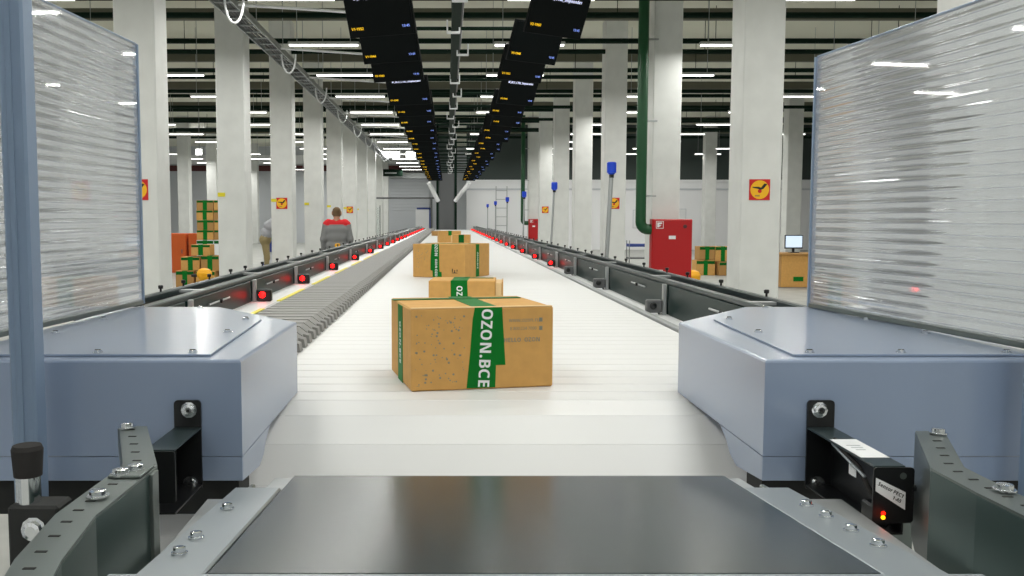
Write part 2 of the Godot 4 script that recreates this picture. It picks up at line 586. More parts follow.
func side_rail(s: int) -> void:
	# s = -1: along the divert shoes; s = 1: along the fire cabinet side
	var lab := "dark guard rail with red sensors beside the grey divert shoes" if s < 0 else "dark guard rail with red sensors on the fire cabinet side"
	var t := thing("guard_rail", lab, "rail", P(0, 0, 3.0))
	var xe := 0.925 if s < 0 else 1.035                        # edge of the slats
	var xp := 1.14 if s < 0 else 1.2                           # the upright plates
	var d0 := 3.12
	var d1 := 42.0
	var L := d1 - d0
	var mz := -(d0 + d1) / 2 + 3.0
	put("edge_strip", bx(Vector3(s * (xe + 0.015), 0.985 if s > 0 else 1.0, mz), Vector3(0.035, 0.05 if s > 0 else 0.08, L), 0.004), M.bracket_light, t)
	put("deck", bx(Vector3(s * (xe + 0.04 + xp) / 2, 0.972 if s > 0 else 1.012, mz), Vector3(xp - xe - 0.04, 0.02, L)), M.deck, t)
	if s < 0:
		var z := 3.7
		while z < 12.0:
			put("yellow_strip", bx(Vector3(s * (xe + 0.017), 1.042, -(z + 0.45) + 3.0), Vector3(0.026, 0.006, 0.85)), M.yellow, t)
			z += 1.3
	put("frame_beam", bx(Vector3(s * (xp + 0.06), 0.88, mz), Vector3(0.08, 0.16, L)), M.rail_dark, t)
	put("top_rail", bx(Vector3(s * (xp + 0.035), 1.152, mz), Vector3(0.05, 0.022, L), 0.005), M.rail_dark, t)
	put("outer_rail", bx(Vector3(s * (xp + 0.15), 1.158, mz), Vector3(0.035, 0.03, L), 0.006), M.rail_dark, t)
	put("outer_skirt", bx(Vector3(s * (xp + 0.16), 1.06, mz), Vector3(0.012, 0.16, L)), M.plate, t)
	var stops := [4.85, 6.6, 8.25, 9.64, 11.4, 13.3, 15.2] if s > 0 else [3.9, 5.2, 6.64, 8.39, 10.4, 12.5, 14.4]
	while stops[-1] < 40.3: stops.append(stops[-1] + 1.68)
	var post := bx(Vector3(0, 0, 0), Vector3(0.022, 0.17, 0.022), 0.003).mesh()
	var arm := rod(Vector3(0, 0, -0.2), Vector3(0, 0, 0.2), 0.005, 6).mesh()
	var knob := G.new()
	knob.lathe([[0.005, 0], [0.005, 0.014], [0.011, 0.014], [0.012, 0.027], [0.008, 0.03], [0, 0.03]], 8)
	var knob_m := knob.mesh()
	var web := bx(Vector3.ZERO, Vector3(0.13, 0.012, 0.06)).mesh()
	for k in range(-1, stops.size()):
		var d: float = stops[k] if k >= 0 else 3.14
		var z := -d + 3.0
		if k + 1 < stops.size():
			var bay: float = stops[k + 1] - d
			put("side_plate", bx(Vector3(s * xp, 1.062, z - bay / 2), Vector3(0.012, 0.16, bay - 0.03), 0.003), M.plate, t)
			inst("clamp_rod", arm, M.bracket_light, t, Vector3(s * (xp - 0.012), 1.095, z - bay * 0.42))
			inst("clamp_bolt", knob_m, M.black, t, Vector3(s * (xp - 0.005), 1.095, z - bay * 0.42), Basis(Vector3.BACK, s * PI / 2) * Basis.from_scale(Vector3(0.9, 0.8, 0.9)))
			if k < 15:
				for q in [0.11, 0.38, 0.75]:
					inst("knob", knob_m, M.black, t, Vector3(s * (xp + 0.15), 1.173, z - q * bay))
				inst("cross_tie", web, M.bracket_light, t, Vector3(s * (xp + 0.09), 1.158, z - 0.3 * bay))
		if k >= 0:
			inst("bracket_post", post, M.bracket_light, t, Vector3(s * (xp - 0.025), 1.066, z))
			sensor(s, xp, d, k)
	for k in 10:
		put("leg", bx(Vector3(s * (xp + 0.06), 0.4, -1.0 - 4.2 * k), Vector3(0.07, 0.8, 0.07), 0.006), M.rail_dark, t)

var sensor_parts := {}
func sensor(s: int, xp: float, d: float, k: int) -> void:
	if not sensor_parts:
		sensor_parts.case = bx(Vector3.ZERO, Vector3(0.085, 0.07, 0.045), 0.006).mesh()
		var g := G.new()
		g.lathe([[0.0, 0], [0.019, 0], [0.019, 0.005], [0.013, 0.01], [0, 0.012]], 12, Transform3D(Basis(Vector3.RIGHT, PI / 2), Vector3.ZERO))
		sensor_parts.lens = g.mesh()
		g = G.new()
		g.tube([Vector3(0, 0, 0), Vector3(0.02, -0.03, -0.03), Vector3(0.05, -0.025, -0.05)], 0.006, 6)
		sensor_parts.cable = g.mesh()
	var dark := s > 0 and k < 3
	var t := thing("sensor", ("small black photo sensor with red light beside the divert shoes" if s < 0 else ("small unlit photo sensor on the guard rail of the fire cabinet side" if dark else "small black photo sensor with red light on fire cabinet side")), "sensor", P(s * (xp - 0.082), 1.03 if s > 0 else 1.06, d), 0, "shoe side sensors" if s < 0 else ("unlit sensors" if dark else "cabinet side sensors"))
	inst("case", sensor_parts.case, M.desk_leg if dark else M.black, t)
	inst("cable", sensor_parts.cable, M.black, t, Vector3(s * 0.02, -0.02, 0))
	inst("lens", sensor_parts.lens, M.black if dark else M.sensor_red, t, Vector3(-0.008, 0.004, 0.022))
	if not dark:
		var l := OmniLight3D.new()
		l.name = "sensor_light"
		l.light_color = Color(1.0, 0.05, 0.04)
		l.light_energy = 0.0015
		l.light_size = 0.012
		l.omni_range = 8.0
		l.omni_attenuation = 2.0
		l.shadow_enabled = true
		l.position = Vector3(-0.008, 0.004, 0.052)
		t.add_child(l)

# ------------------------------------------------------------------ covers at the start of the sorter
func housings() -> void:
	for s in [-1, 1]:
		var xi := 0.43 if s < 0 else 0.664                      # inner wall
		var xo := 1.08 if s < 0 else 1.3
		var lab := "grey sheet metal cover box at the divert shoe side of the sorter start" if s < 0 else "grey sheet metal cover box behind the sensor bracket with white labels"
		var t := thing("conveyor_cover", lab, "cover", P(0, 0, 1.86))
		var y1 := 1.207
		var plan := [[xi, 0.0], [xo, 0.0], [xo, 1.14], [xi + 0.34, 1.14], [xi, 0.70]]
		# body: upright walls and a sloped rim under the top
		var g := G.new()
		var rings := []
		for lv in [[0.0, 1.003], [0.0, y1 - 0.006], [0.002, y1 - 0.002], [0.006, y1]]:
			var ring := []
			for i in plan.size():
				var p := Vector2(plan[i][0], plan[i][1])
				var mid := Vector2((xi + xo) / 2, 0.5)
				var q: Vector2 = p + Vector2(signf(mid.x - p.x), signf(mid.y - p.y)) * lv[0]
				ring.append(Vector3(s * q.x, lv[1], -q.y))
			rings.append(ring)
		var c := Vector3(s * (xi + xo) / 2, 1.1, -0.5)
		for lv in 3:
			for i in plan.size():
				var j := (i + 1) % plan.size()
				g.face([rings[lv][i], rings[lv][j], rings[lv + 1][j], rings[lv + 1][i]], c)
		g.face(rings[3], c)
		g.face(rings[0], c)
		put("body", g, M.housing, t)
		# front skirt below the seam, inner cheek with its curved lower edge
		put("front_skirt", bx(Vector3(s * (xi + xo) / 2, 0.9755, -0.004), Vector3(xo - xi, 0.051, 0.008), 0.001), M.housing, t)
		g = G.new()
		var prof := poly([[0.008, 1.001], [0.008, 0.95], [0.17, 0.935], [0.215, 0.95], [0.245, 0.975], [0.29, 0.999], [0.3, 1.001]])
		g.prism(prof, Transform3D(Basis(Vector3(0, 0, -1), Vector3.UP, Vector3.RIGHT), Vector3(s * (xi + 0.004), 0, 0)), -0.004, 0.004)
		put("cheek", g, M.housing, t)
		# lid with its screws
		var lid := poly([[xi + 0.075, 0.045], [xo - 0.06, 0.045], [xo - 0.06, 1.08], [xi + 0.36, 1.08], [xi + 0.105, 0.72]])
		g = G.new()
		g.prism(lid, Transform3D(Basis(Vector3(s, 0, 0), Vector3(0, 0, -1), Vector3(0, s, 0)) if s > 0 else Basis(Vector3(-1, 0, 0), Vector3(0, 0, -1), Vector3(0, -1, 0)), Vector3(0, y1, 0)), 0.001 * s, 0.005 * s)
		put("lid", g, M.housing, t)
		var b := bolt(0.008, 0.006)
		for q in [[xi + 0.12, 0.07], [(xi + xo) / 2, 0.07], [xo - 0.09, 0.07], [xi + 0.13, 0.42], [xi + 0.15, 0.72], [xi + 0.37, 1.05], [xo - 0.09, 1.05], [xo - 0.09, 0.4], [xo - 0.09, 0.72]]:
			var sc := inst("screw", b, M.chrome, t, Vector3(s * q[0], y1 + 0.005, -q[1]))
			inst("painted_screw_slot", bx(Vector3(0, 0.0072, 0), Vector3(0.012, 0.0006, 0.0025)).mesh(), M.slot_black, sc)  # dark bar on the screw head, painted for the shade of its recess
		put("support", bx(Vector3(s * (xo - 0.1), 0.48, -0.55), Vector3(0.1, 0.96, 0.1)), M.steel_dark, t)
		put("cross_beam", bx(Vector3(s * (xi + xo) / 2, 0.9, -0.12), Vector3(xo - xi - 0.05, 0.09, 0.1)), M.slot_black, t)

func infeed() -> void:
	var t := thing("infeed_belt", "dark rubber belt conveyor leading onto the white sorter between bolted rails", "conveyor", P(0.118, 0, 1.7))
	var w := 0.407
	var slope := 0.0945
	# belt: rounded at its far end, falls gently towards the sorter
	var prof := []
	for i in 9:
		var a := PI * i / 8.0
		prof.append([-0.03 + 0.03 * sin(a), 1.015 - 0.03 + 0.03 * cos(a)])
	var top_near := [-0.64, 1.015 + 0.61 * slope]
	var pts := [top_near]
	for i in 5: pts.append([lerpf(-0.62, -0.03, i / 4.0), 1.015 + lerpf(0.59, 0.0, i / 4.0) * slope])
	for p in prof.slice(1): pts.append(p)
	pts.append([-0.64, 0.955 + 0.61 * slope])
	var g := G.new()
	g.prism(poly(pts), Transform3D(Basis(Vector3(0, 0, -1), Vector3.UP, Vector3.RIGHT), Vector3.ZERO), -w, w)
	put("belt", g, M.belt_black, t)
	var tilt := Basis(Vector3.RIGHT, -atan(slope))
	put("end_bar", bx(Vector3(0, 1.066, 0.665), Vector3(2 * w + 0.24, 0.022, 0.035), 0.004, tilt), M.steel, t)
	var b := bolt(0.0085, 0.009)
	for s in [-1, 1]:
		put("rail", bx(Vector3(s * (w + 0.055), 1.0335, 0.372), Vector3(0.085, 0.012, 0.555), 0.003, tilt), M.steel, t)
		put("side_web", bx(Vector3(s * (w + 0.09), 0.95, 0.315), Vector3(0.01, 0.13, 0.67), 0.002, tilt), M.steel_dark, t)
		put("shelf_plate", bx(Vector3(s * (w + (0.16 if s > 0 else 0.132)), 0.968, 0.28), Vector3(0.125 if s > 0 else 0.066, 0.006, 0.5), 0.001), M.bracket_light, t)
		for z in ([0.247, 0.324, 0.41, 0.493] if s > 0 else [0.27, 0.39, 0.45, 0.53]):
			var y: float = 1.0345 + (z - 0.315) * slope
			inst("painted_bolt_slot", bx(Vector3.ZERO, Vector3(0.01, 0.0015, 0.034), 0.0, tilt).mesh(), M.slot_black, t, Vector3(s * (w + 0.068), y, z + 0.014))  # dark bar laid on the rail; its colour stands for a shaded opening
			if z != 0.39: inst("bolt", b, M.chrome, t, Vector3(s * (w + 0.068), y, z), tilt)
		put("splice_plate", bx(Vector3(s * (w + 0.025), 0.995, 0.03), Vector3(0.05, 0.006, 0.13), 0.001, tilt), M.bracket_light, t)
		put("leg", bx(Vector3(s * (w + 0.08), 0.45, 0.3), Vector3(0.06, 0.9, 0.06), 0.004), M.steel_dark, t)
	put("under_frame", bx(Vector3(0, 0.92, 0.33), Vector3(2 * w + 0.1, 0.07, 0.6)), M.slot_black, t)

func strip_path(g: G, path: Array, y_lo: float, y_hi: float, th: float) -> void:   # an upright sheet along a path of [x, d]
	for i in path.size() - 1:
		var a := P(path[i][0], 0, path[i][1])
		var b := P(path[i + 1][0], 0, path[i + 1][1])
		var x := (b - a).normalized()
		var m := (a + b) / 2
		g.box(Vector3(m.x, (y_lo + y_hi) / 2, m.z), Vector3((b - a).length() + th * 0.6, y_hi - y_lo, th), 0.0012, Basis(x, Vector3.UP, x.cross(Vector3.UP)))

func guides() -> void:
	for s in [-1, 1]:
		var inner := [[0.88, 1.66], [0.775, 1.41], [0.772, 1.28], [0.776, 1.16], [0.79, 1.0], [0.81, 0.85]] if s > 0 else [[-0.578, 1.70], [-0.47, 1.425], [-0.472, 1.3], [-0.474, 1.18], [-0.452, 1.02], [-0.415, 0.87]]
		var lab := "steel side guide with painted slots facing the sensor bracket with labels" if s > 0 else "steel side guide with painted slots beside the rubber capped rod"
		var t := thing("side_guide", lab, "guide", P(inner[2][0], 1.1, inner[2][1]))
		var off := -P(inner[2][0], 1.1, inner[2][1])
		var g := G.new()
		strip_path(g, inner.slice(0, 2), 0.9, 1.1, 0.006)
		put("end_plate", g, M.steel_dark, t, off)
		g = G.new()
		strip_path(g, inner.slice(1), 0.86, 1.1, 0.006)
		put("plate", g, M.steel_green, t, off)
		# top flange
		var wd := 0.052
		var outer := []
		for p in inner: outer.append([p[0] + s * wd * 1.02, p[1] + 0.004])
		var ring := []
		for p in inner: ring.append([p[0] - s * 0.003, -p[1]])
		outer.reverse()
		for p in outer: ring.append([p[0], -p[1]])
		g = G.new()
		g.prism(poly(ring), Transform3D(Basis(Vector3.RIGHT, Vector3(0, 0, 1), Vector3(0, -1, 0)), Vector3(0, 1.1, 0)), -0.004, 0.0)
		put("flange", g, M.steel_dark, t, off)
		outer.reverse()
		g = G.new()
		strip_path(g, outer.slice(0, 2), 1.06, 1.1, 0.004)
		put("outer_lip", g, M.steel_dark, t, off)
		# slots, painted as dark bars for shaded holes, and bolts along the flange
		var slot_black := bx(Vector3.ZERO, Vector3(0.014, 0.0012, 0.005)).mesh()  # flat bar, no hole: the shade inside is only its dark colour
		for i in inner.size() - 1:
			var n := 5 if i == 0 else 3
			for k in n:
				var f := (k + 0.5) / n
				var x: float = lerpf(inner[i][0], inner[i + 1][0], f) + s * wd * 0.55
				var d: float = lerpf(inner[i][1], inner[i + 1][1], f)
				inst("slot_black", slot_black, M.slot_black, t, P(x, 1.1042, d) + off)
		var b := bolt(0.012, 0.009)
		var spots := [[inner[0][0] + s * 0.026, 1.635], [inner[2][0] + s * 0.04, 1.285]] if s > 0 else [[inner[0][0] + s * 0.028, 1.68], [-0.497, 1.255], [-0.49, 1.39], [-0.505, 1.365]]
		for q in spots:
			inst("bolt", b, M.chrome, t, P(q[0], 1.106, q[1]) + off)
		if s < 0:
			put("joint_plate", bx(P(-0.494, 1.1065, 1.385) + off, Vector3(0.05, 0.004, 0.07), 0.001), M.steel_dark, t)
			put("joint_strip", bx(P(-0.466, 1.0, 1.40) + off, Vector3(0.008, 0.2, 0.03), 0.001), M.steel_dark, t)
		put("foot", bx(P(inner[3][0] + s * 0.03, 0.43, inner[3][1]) + off, Vector3(0.04, 0.86, 0.04)), M.steel_dark, t)
	# rubber capped rod in its clamp
	var t := thing("clamped_rod", "chrome rod with black rubber cap held in a black clamp", "rod", P(-0.593, 0, 1.25))
	var g := G.new()
	g.lathe([[0.0165, 0.0], [0.0165, 1.15]], 16)
	put("rod", g, M.chrome, t)
	g = G.new()
	g.lathe([[0.0165, 1.138], [0.019, 1.138], [0.0215, 1.176], [0.019, 1.182], [0, 1.182]], 18)
	put("cap", g, M.rubber, t)
	put("clamp", bx(Vector3(0.014, 1.055, -0.004), Vector3(0.072, 0.09, 0.05), 0.004), M.slot_black, t)
	put("clamp_lower", bx(Vector3(0.012, 0.96, -0.004), Vector3(0.062, 0.09, 0.05), 0.004), M.black, t)
	inst("clamp_bolt", bolt(0.013, 0.012), M.chrome, t, Vector3(0.016, 1.068, 0.021), Basis(Vector3.RIGHT, PI / 2))

func brackets() -> void:
	for s in [-1, 1]:
		var xa := 0.742 if s > 0 else 0.514
		var wd := 0.056
		var lab := "black sensor bracket with white labels and lit red and amber diodes" if s > 0 else "black sensor bracket without labels beside the guide with painted slots"
		var t := thing("sensor_bracket", lab, "bracket", P(s * (xa + wd / 2) + (0.011 if s > 0 else 0.0), 1.028, 1.858))
		var g := G.new()
		var rp := PackedVector2Array()
		for q in [[1, 1, 0], [-1, 1, 1], [-1, -1, 2], [1, -1, 3]]:
			for k in 4:
				var a: float = PI / 2 * q[2] + PI / 2 * k / 3.0
				rp.append(Vector2(q[0] * (wd / 2 - 0.008) + cos(a) * 0.008, q[1] * (0.095 - 0.008) + sin(a) * 0.008))
		g.prism(rp, Transform3D(), 0.0, 0.005)
		put("base_plate", g, M.black, t)
		var b := bolt(0.0125, 0.01)
		for y in [0.075, -0.082]:
			inst("bolt", b, M.chrome, t, Vector3(-s * 0.004, y, 0.005), Basis(Vector3.RIGHT, PI / 2))
			var sk := inst("painted_socket", bx(Vector3.ZERO, Vector3(0.006, 0.006, 0.001)).mesh(), M.slot_black, t, Vector3(-s * 0.004, y, 0.0165))  # dark square on the bolt head; socket shade put into colour
		var L := 0.3 if s > 0 else 0.19
		put("top_flange", bx(Vector3(0, 0.036, L / 2), Vector3(wd, 0.004, L), 0.001), M.rail_dark, t)
		put("bottom_flange", bx(Vector3(0, -0.085, L / 2), Vector3(wd, 0.004, L), 0.001), M.black, t)
		put("web", bx(Vector3(s * (wd / 2 - 0.002), -0.0245, L / 2), Vector3(0.004, 0.117, L), 0.001), M.black, t)
		g = G.new()
		rp = PackedVector2Array()
		for q in [[1, 1, 0], [-1, 1, 1], [-1, -1, 2], [1, -1, 3]]:
			for k in 4:
				var a: float = PI / 2 * q[2] + PI / 2 * k / 3.0
				rp.append(Vector2(q[0] * (wd / 2 + 0.008 - 0.006) + s * 0.006 + cos(a) * 0.006, q[1] * (0.05 - 0.006) + sin(a) * 0.006 - 0.014))
		g.prism(rp, Transform3D(), L, L + 0.004)
		put("end_plate", g, M.black, t)
		g = G.new()
		g.lathe([[0, 0], [0.006, 0], [0.006, 0.0008], [0, 0.0008]], 12, Transform3D(Basis(Vector3.RIGHT, PI / 2), Vector3(s * 0.022, 0.021, L + 0.004)))
		put("hole", g, M.steel_dark, t)
		g = G.new()
		g.lathe([[0, 0], [0.006, 0], [0.006, 0.007], [0, 0.007]], 10, Transform3D(Basis(Vector3.BACK, -s * PI / 2), Vector3(s * (wd / 2 + 0.011), -0.002, L)))
		put("plug", g, M.black, t)
		if s > 0: put("sensor_block", bx(Vector3(-s * 0.004, -0.06, L - 0.04), Vector3(0.03, 0.04, 0.05), 0.004), M.black, t)
		if s > 0:
			g = G.new()
			g.tube([Vector3(-s * 0.012, 0.035, 0.1), Vector3(-s * 0.02, 0.028, 0.16), Vector3(-s * 0.016, 0.012, 0.22), Vector3(-s * 0.02, -0.01, 0.26), Vector3(-s * 0.012, -0.03, 0.275)], 0.005, 8)
			put("cable", g, M.rubber, t)
			g = G.new()
			g.tube([Vector3(-s * 0.02, 0.03, 0.11), Vector3(-s * 0.024, 0.02, 0.18), Vector3(-s * 0.02, 0.004, 0.25)], 0.003, 6)
			put("cable_tie", g, M.steel, t)
			put("top_label", bx(Vector3(0.0, 0.0385, 0.178), Vector3(0.052, 0.0008, 0.135)), M.white, t)
			for q in 3:
				put("label_print", bx(Vector3(-0.002, 0.0391, 0.16 + 0.016 * q), Vector3(0.026 - 0.004 * q, 0.0004, 0.004)), M.bracket_light, t)
			g = G.new()
			g.prism(poly([[-0.026, 0.018], [0.027, -0.008], [0.027, -0.04], [-0.026, -0.006]]), Transform3D(), L + 0.004, L + 0.0048)
			var lb := put("end_label", g, M.white, t)
			text("label_text", "Sensor PEC1", 0.0066, M.slot_black, lb, Vector3(0.001, -0.004, L + 0.0049), Basis(Vector3.BACK, -0.48), true)
			text("label_text", "1-A5", 0.0062, M.slot_black, lb, Vector3(0.012, -0.021, L + 0.0049), Basis(Vector3.BACK, -0.48), true)
			put("side_label", bx(Vector3(-0.006, -0.006, 0.17), Vector3(0.001, 0.022, 0.03)), M.white, t)
			for q in [[0.0, M.led_red], [-0.0075, M.led_amber]]:
				g = G.new()
				g.lathe([[0, 0], [0.0038, 0], [0.0034, 0.002], [0, 0.003]], 10, Transform3D(Basis(Vector3.RIGHT, PI / 2), Vector3(-0.011, -0.046 + q[0], L + 0.004)))
				put("diode_light", g, q[1], t)
			var l := OmniLight3D.new()
			l.name = "diode_lamp"
			l.light_color = Color(1.0, 0.3, 0.05)
			l.light_energy = 0.00012
			l.light_size = 0.005
			l.omni_attenuation = 2.0
			l.shadow_enabled = true
			l.position = Vector3(-0.011, -0.05, L + 0.02)
			t.add_child(l)

# ------------------------------------------------------------------ ribbed plastic guards
func ribbed(a: Vector3, b: Vector3, y0: float, y1: float, pitch: float, depth: float) -> G:   # solid sheet: ribs lengthwise on one face, the other face flat
	var g := G.new()
	var along := b - a
	var nrm := along.normalized().cross(Vector3.UP)
	var rows := int(round((y1 - y0) / pitch)) * 12
	var cols := 12
	var at := func(i: int, k: int, back: bool) -> Array:
		var y := lerpf(y0, y1, float(i) / rows)
		var ph := TAU * (y - y0) / pitch
		var bow := nrm * 0.012 * sin(TAU * k / cols) * sin(PI * (y - y0) / (y1 - y0))
		var p := a + along * (float(k) / cols) + bow + Vector3(0, y, 0)
		if back: return [p - nrm * 0.007, -nrm]
		return [p + nrm * depth * sin(ph), (nrm - Vector3.UP * (cos(ph) * TAU / pitch * depth)).normalized()]
	for i in rows:
		for k in cols:
			for back in [false, true]:
				var p = at.call(i, k, back)
				var q = at.call(i, k + 1, back)
				var u = at.call(i + 1, k + 1, back)
				var w = at.call(i + 1, k, back)
				if back:
					g.tri3(p[0], u[0], q[0], p[1], u[1], q[1]); g.tri3(p[0], w[0], u[0], p[1], w[1], u[1])
				else:
					g.tri3(p[0], q[0], u[0], p[1], q[1], u[1]); g.tri3(p[0], u[0], w[0], p[1], u[1], w[1])
	for e in [0, rows]:
		for k in cols:
			g.quad(at.call(e, k, true)[0], at.call(e, k + 1, true)[0], at.call(e, k + 1, false)[0], at.call(e, k, false)[0])
	for e in [0, cols]:
		for i in rows:
			g.quad(at.call(i, e, true)[0], at.call(i + 1, e, true)[0], at.call(i + 1, e, false)[0], at.call(i, e, false)[0])
	return g

func ridges(a: Vector3, b: Vector3, y0: float, y1: float, pitch: float) -> G:   # the thin ridges between flutes, following the bow of the sheet
	var g := G.new()
	var along := b - a
	var nrm := along.normalized().cross(Vector3.UP)
	var cols := 12
	for i in range(1, int(round((y1 - y0) / pitch))):
		var y := y0 + pitch * (i - 0.25)
		for k in cols:
			var p0 := a + along * (float(k) / cols) + nrm * (0.0008 + 0.012 * sin(TAU * k / cols) * sin(PI * (y - y0) / (y1 - y0))) + Vector3(0, y, 0)
			var p1 := a + along * (float(k + 1) / cols) + nrm * (0.0008 + 0.012 * sin(TAU * (k + 1) / cols) * sin(PI * (y - y0) / (y1 - y0))) + Vector3(0, y, 0)
			var u := Vector3(0, 0.0018, 0)
			var w := nrm * 0.003
			g.quad(p0 - u, p1 - u, p1 + w, p0 + w)
			g.quad(p0 + w, p1 + w, p1 + u, p0 + u)
	return g

func curtains() -> void:
	for s in [-1, 1]:
		var far := P(-1.03, 0, 3.02) if s < 0 else P(1.185, 0, 2.92)
		var near := P(-1.12, 0, 1.72) if s < 0 else P(1.31, 0, 1.72)
		var y0 := 1.215
		var y1 := 2.075 if s < 0 else 2.015
		var lab := "clear ribbed plastic guard sheet above the cover on the divert shoe side" if s < 0 else "clear ribbed plastic guard sheet above the cover with labelled bracket"
		var t := thing("guard_sheet", lab, "guard", far + Vector3(0, y0, 0))
		var off := -(far + Vector3(0, y0, 0))
		put("sheet", ribbed(far, near, y0, y1, 0.028, 0.0013) if s < 0 else ribbed(near, far, y0, y1, 0.028, 0.0013), M.plastic, t, off)
		put("ridges", ridges(far, near, y0, y1, 0.028) if s < 0 else ridges(near, far, y0, y1, 0.028), M.plastic_rib, t, off)
		put("edge_trim", bx(far + Vector3(0, (y0 + y1) / 2, 0) + off, Vector3(0.022, y1 - y0, 0.012), 0.002), M.aluminium, t)
		var dir := (near - far).normalized()
		var len_ := (near - far).length()
		var bs := Basis(dir.cross(Vector3.UP), Vector3.UP, -dir)
		put("foot_trim", bx((far + near) / 2 + Vector3(0, y0 + 0.006, 0) + off, Vector3(0.02, 0.014, len_), 0.002, bs), M.steel_dark, t)
		put("top_trim", bx((far + near) / 2 + Vector3(0, y1, 0) + off, Vector3(0.012, 0.008, len_), 0.002, bs), M.aluminium, t)
	# posts at the near edge of each cover, and the sheet that goes on from the first
	for s in [-1, 1]:
		var x := -0.838 if s < 0 else 1.19
		var lab := "blue grey aluminium post rising in front of the shoe side cover" if s < 0 else "blue grey aluminium post beside the guide facing the labelled bracket"
		var t := thing("frame_post", lab, "post", P(x, 0, 1.78))
		put("profile", bx(Vector3(0, 1.2, 0), Vector3(0.05, 2.4, 0.05), 0.005), M.aluminium, t)
		put("groove_strip", bx(Vector3(-0.004, 1.2, 0.026), Vector3(0.012, 2.39, 0.004), 0.001), M.aluminium, t)
		put("foot_plate", bx(Vector3(0, 0.006, 0), Vector3(0.14, 0.012, 0.14), 0.002), M.steel_dark, t)
	var t := thing("guard_sheet", "clear ribbed plastic guard sheet joined to the blue grey post", "guard", P(-0.87, 0.75, 1.74))
	put("sheet", ribbed(P(-0.885, 0, 1.715), P(-0.93, 0, 0.9), 0.75, 2.3, 0.028, 0.0013), M.plastic, t, -P(-0.87, 0.75, 1.74))
	put("lower_trim", bx(P(-0.91, 0.75, 1.28) - P(-0.87, 0.75, 1.74), Vector3(0.08, 0.03, 0.76)), M.steel_dark, t)
	for dd in [1.62, 0.95]:
		put("leg", bx(P(-0.9, 0.37, dd) - P(-0.87, 0.75, 1.74), Vector3(0.04, 0.74, 0.04)), M.steel_dark, t)

# ------------------------------------------------------------------ parcels
func carton(label: String, w: float, h: float, l: float, at: Vector3, turn: float, group := "", m: Material = null) -> Node3D:
	var t := thing("carton", label, "box", at, turn, group)
	put("carton_body", bx(Vector3(0, h / 2, 0), Vector3(w, h, l), 0.004), m if m else M.carton, t)
	return t

func face_strip(t: Node3D, called: String, pts: Array, w: float, h: float, l: float, m: Material) -> MeshInstance3D:   # a flat strip on the front; pts as shares of its width and of its height from the top
	var g := G.new()
	var p := []
	for q in pts: p.append([(q[0] - 0.5) * w, (1.0 - q[1]) * h])
	g.prism(poly(p), Transform3D(), l / 2 - 0.001, l / 2 + 0.0012)
	return put(called, g, m, t)

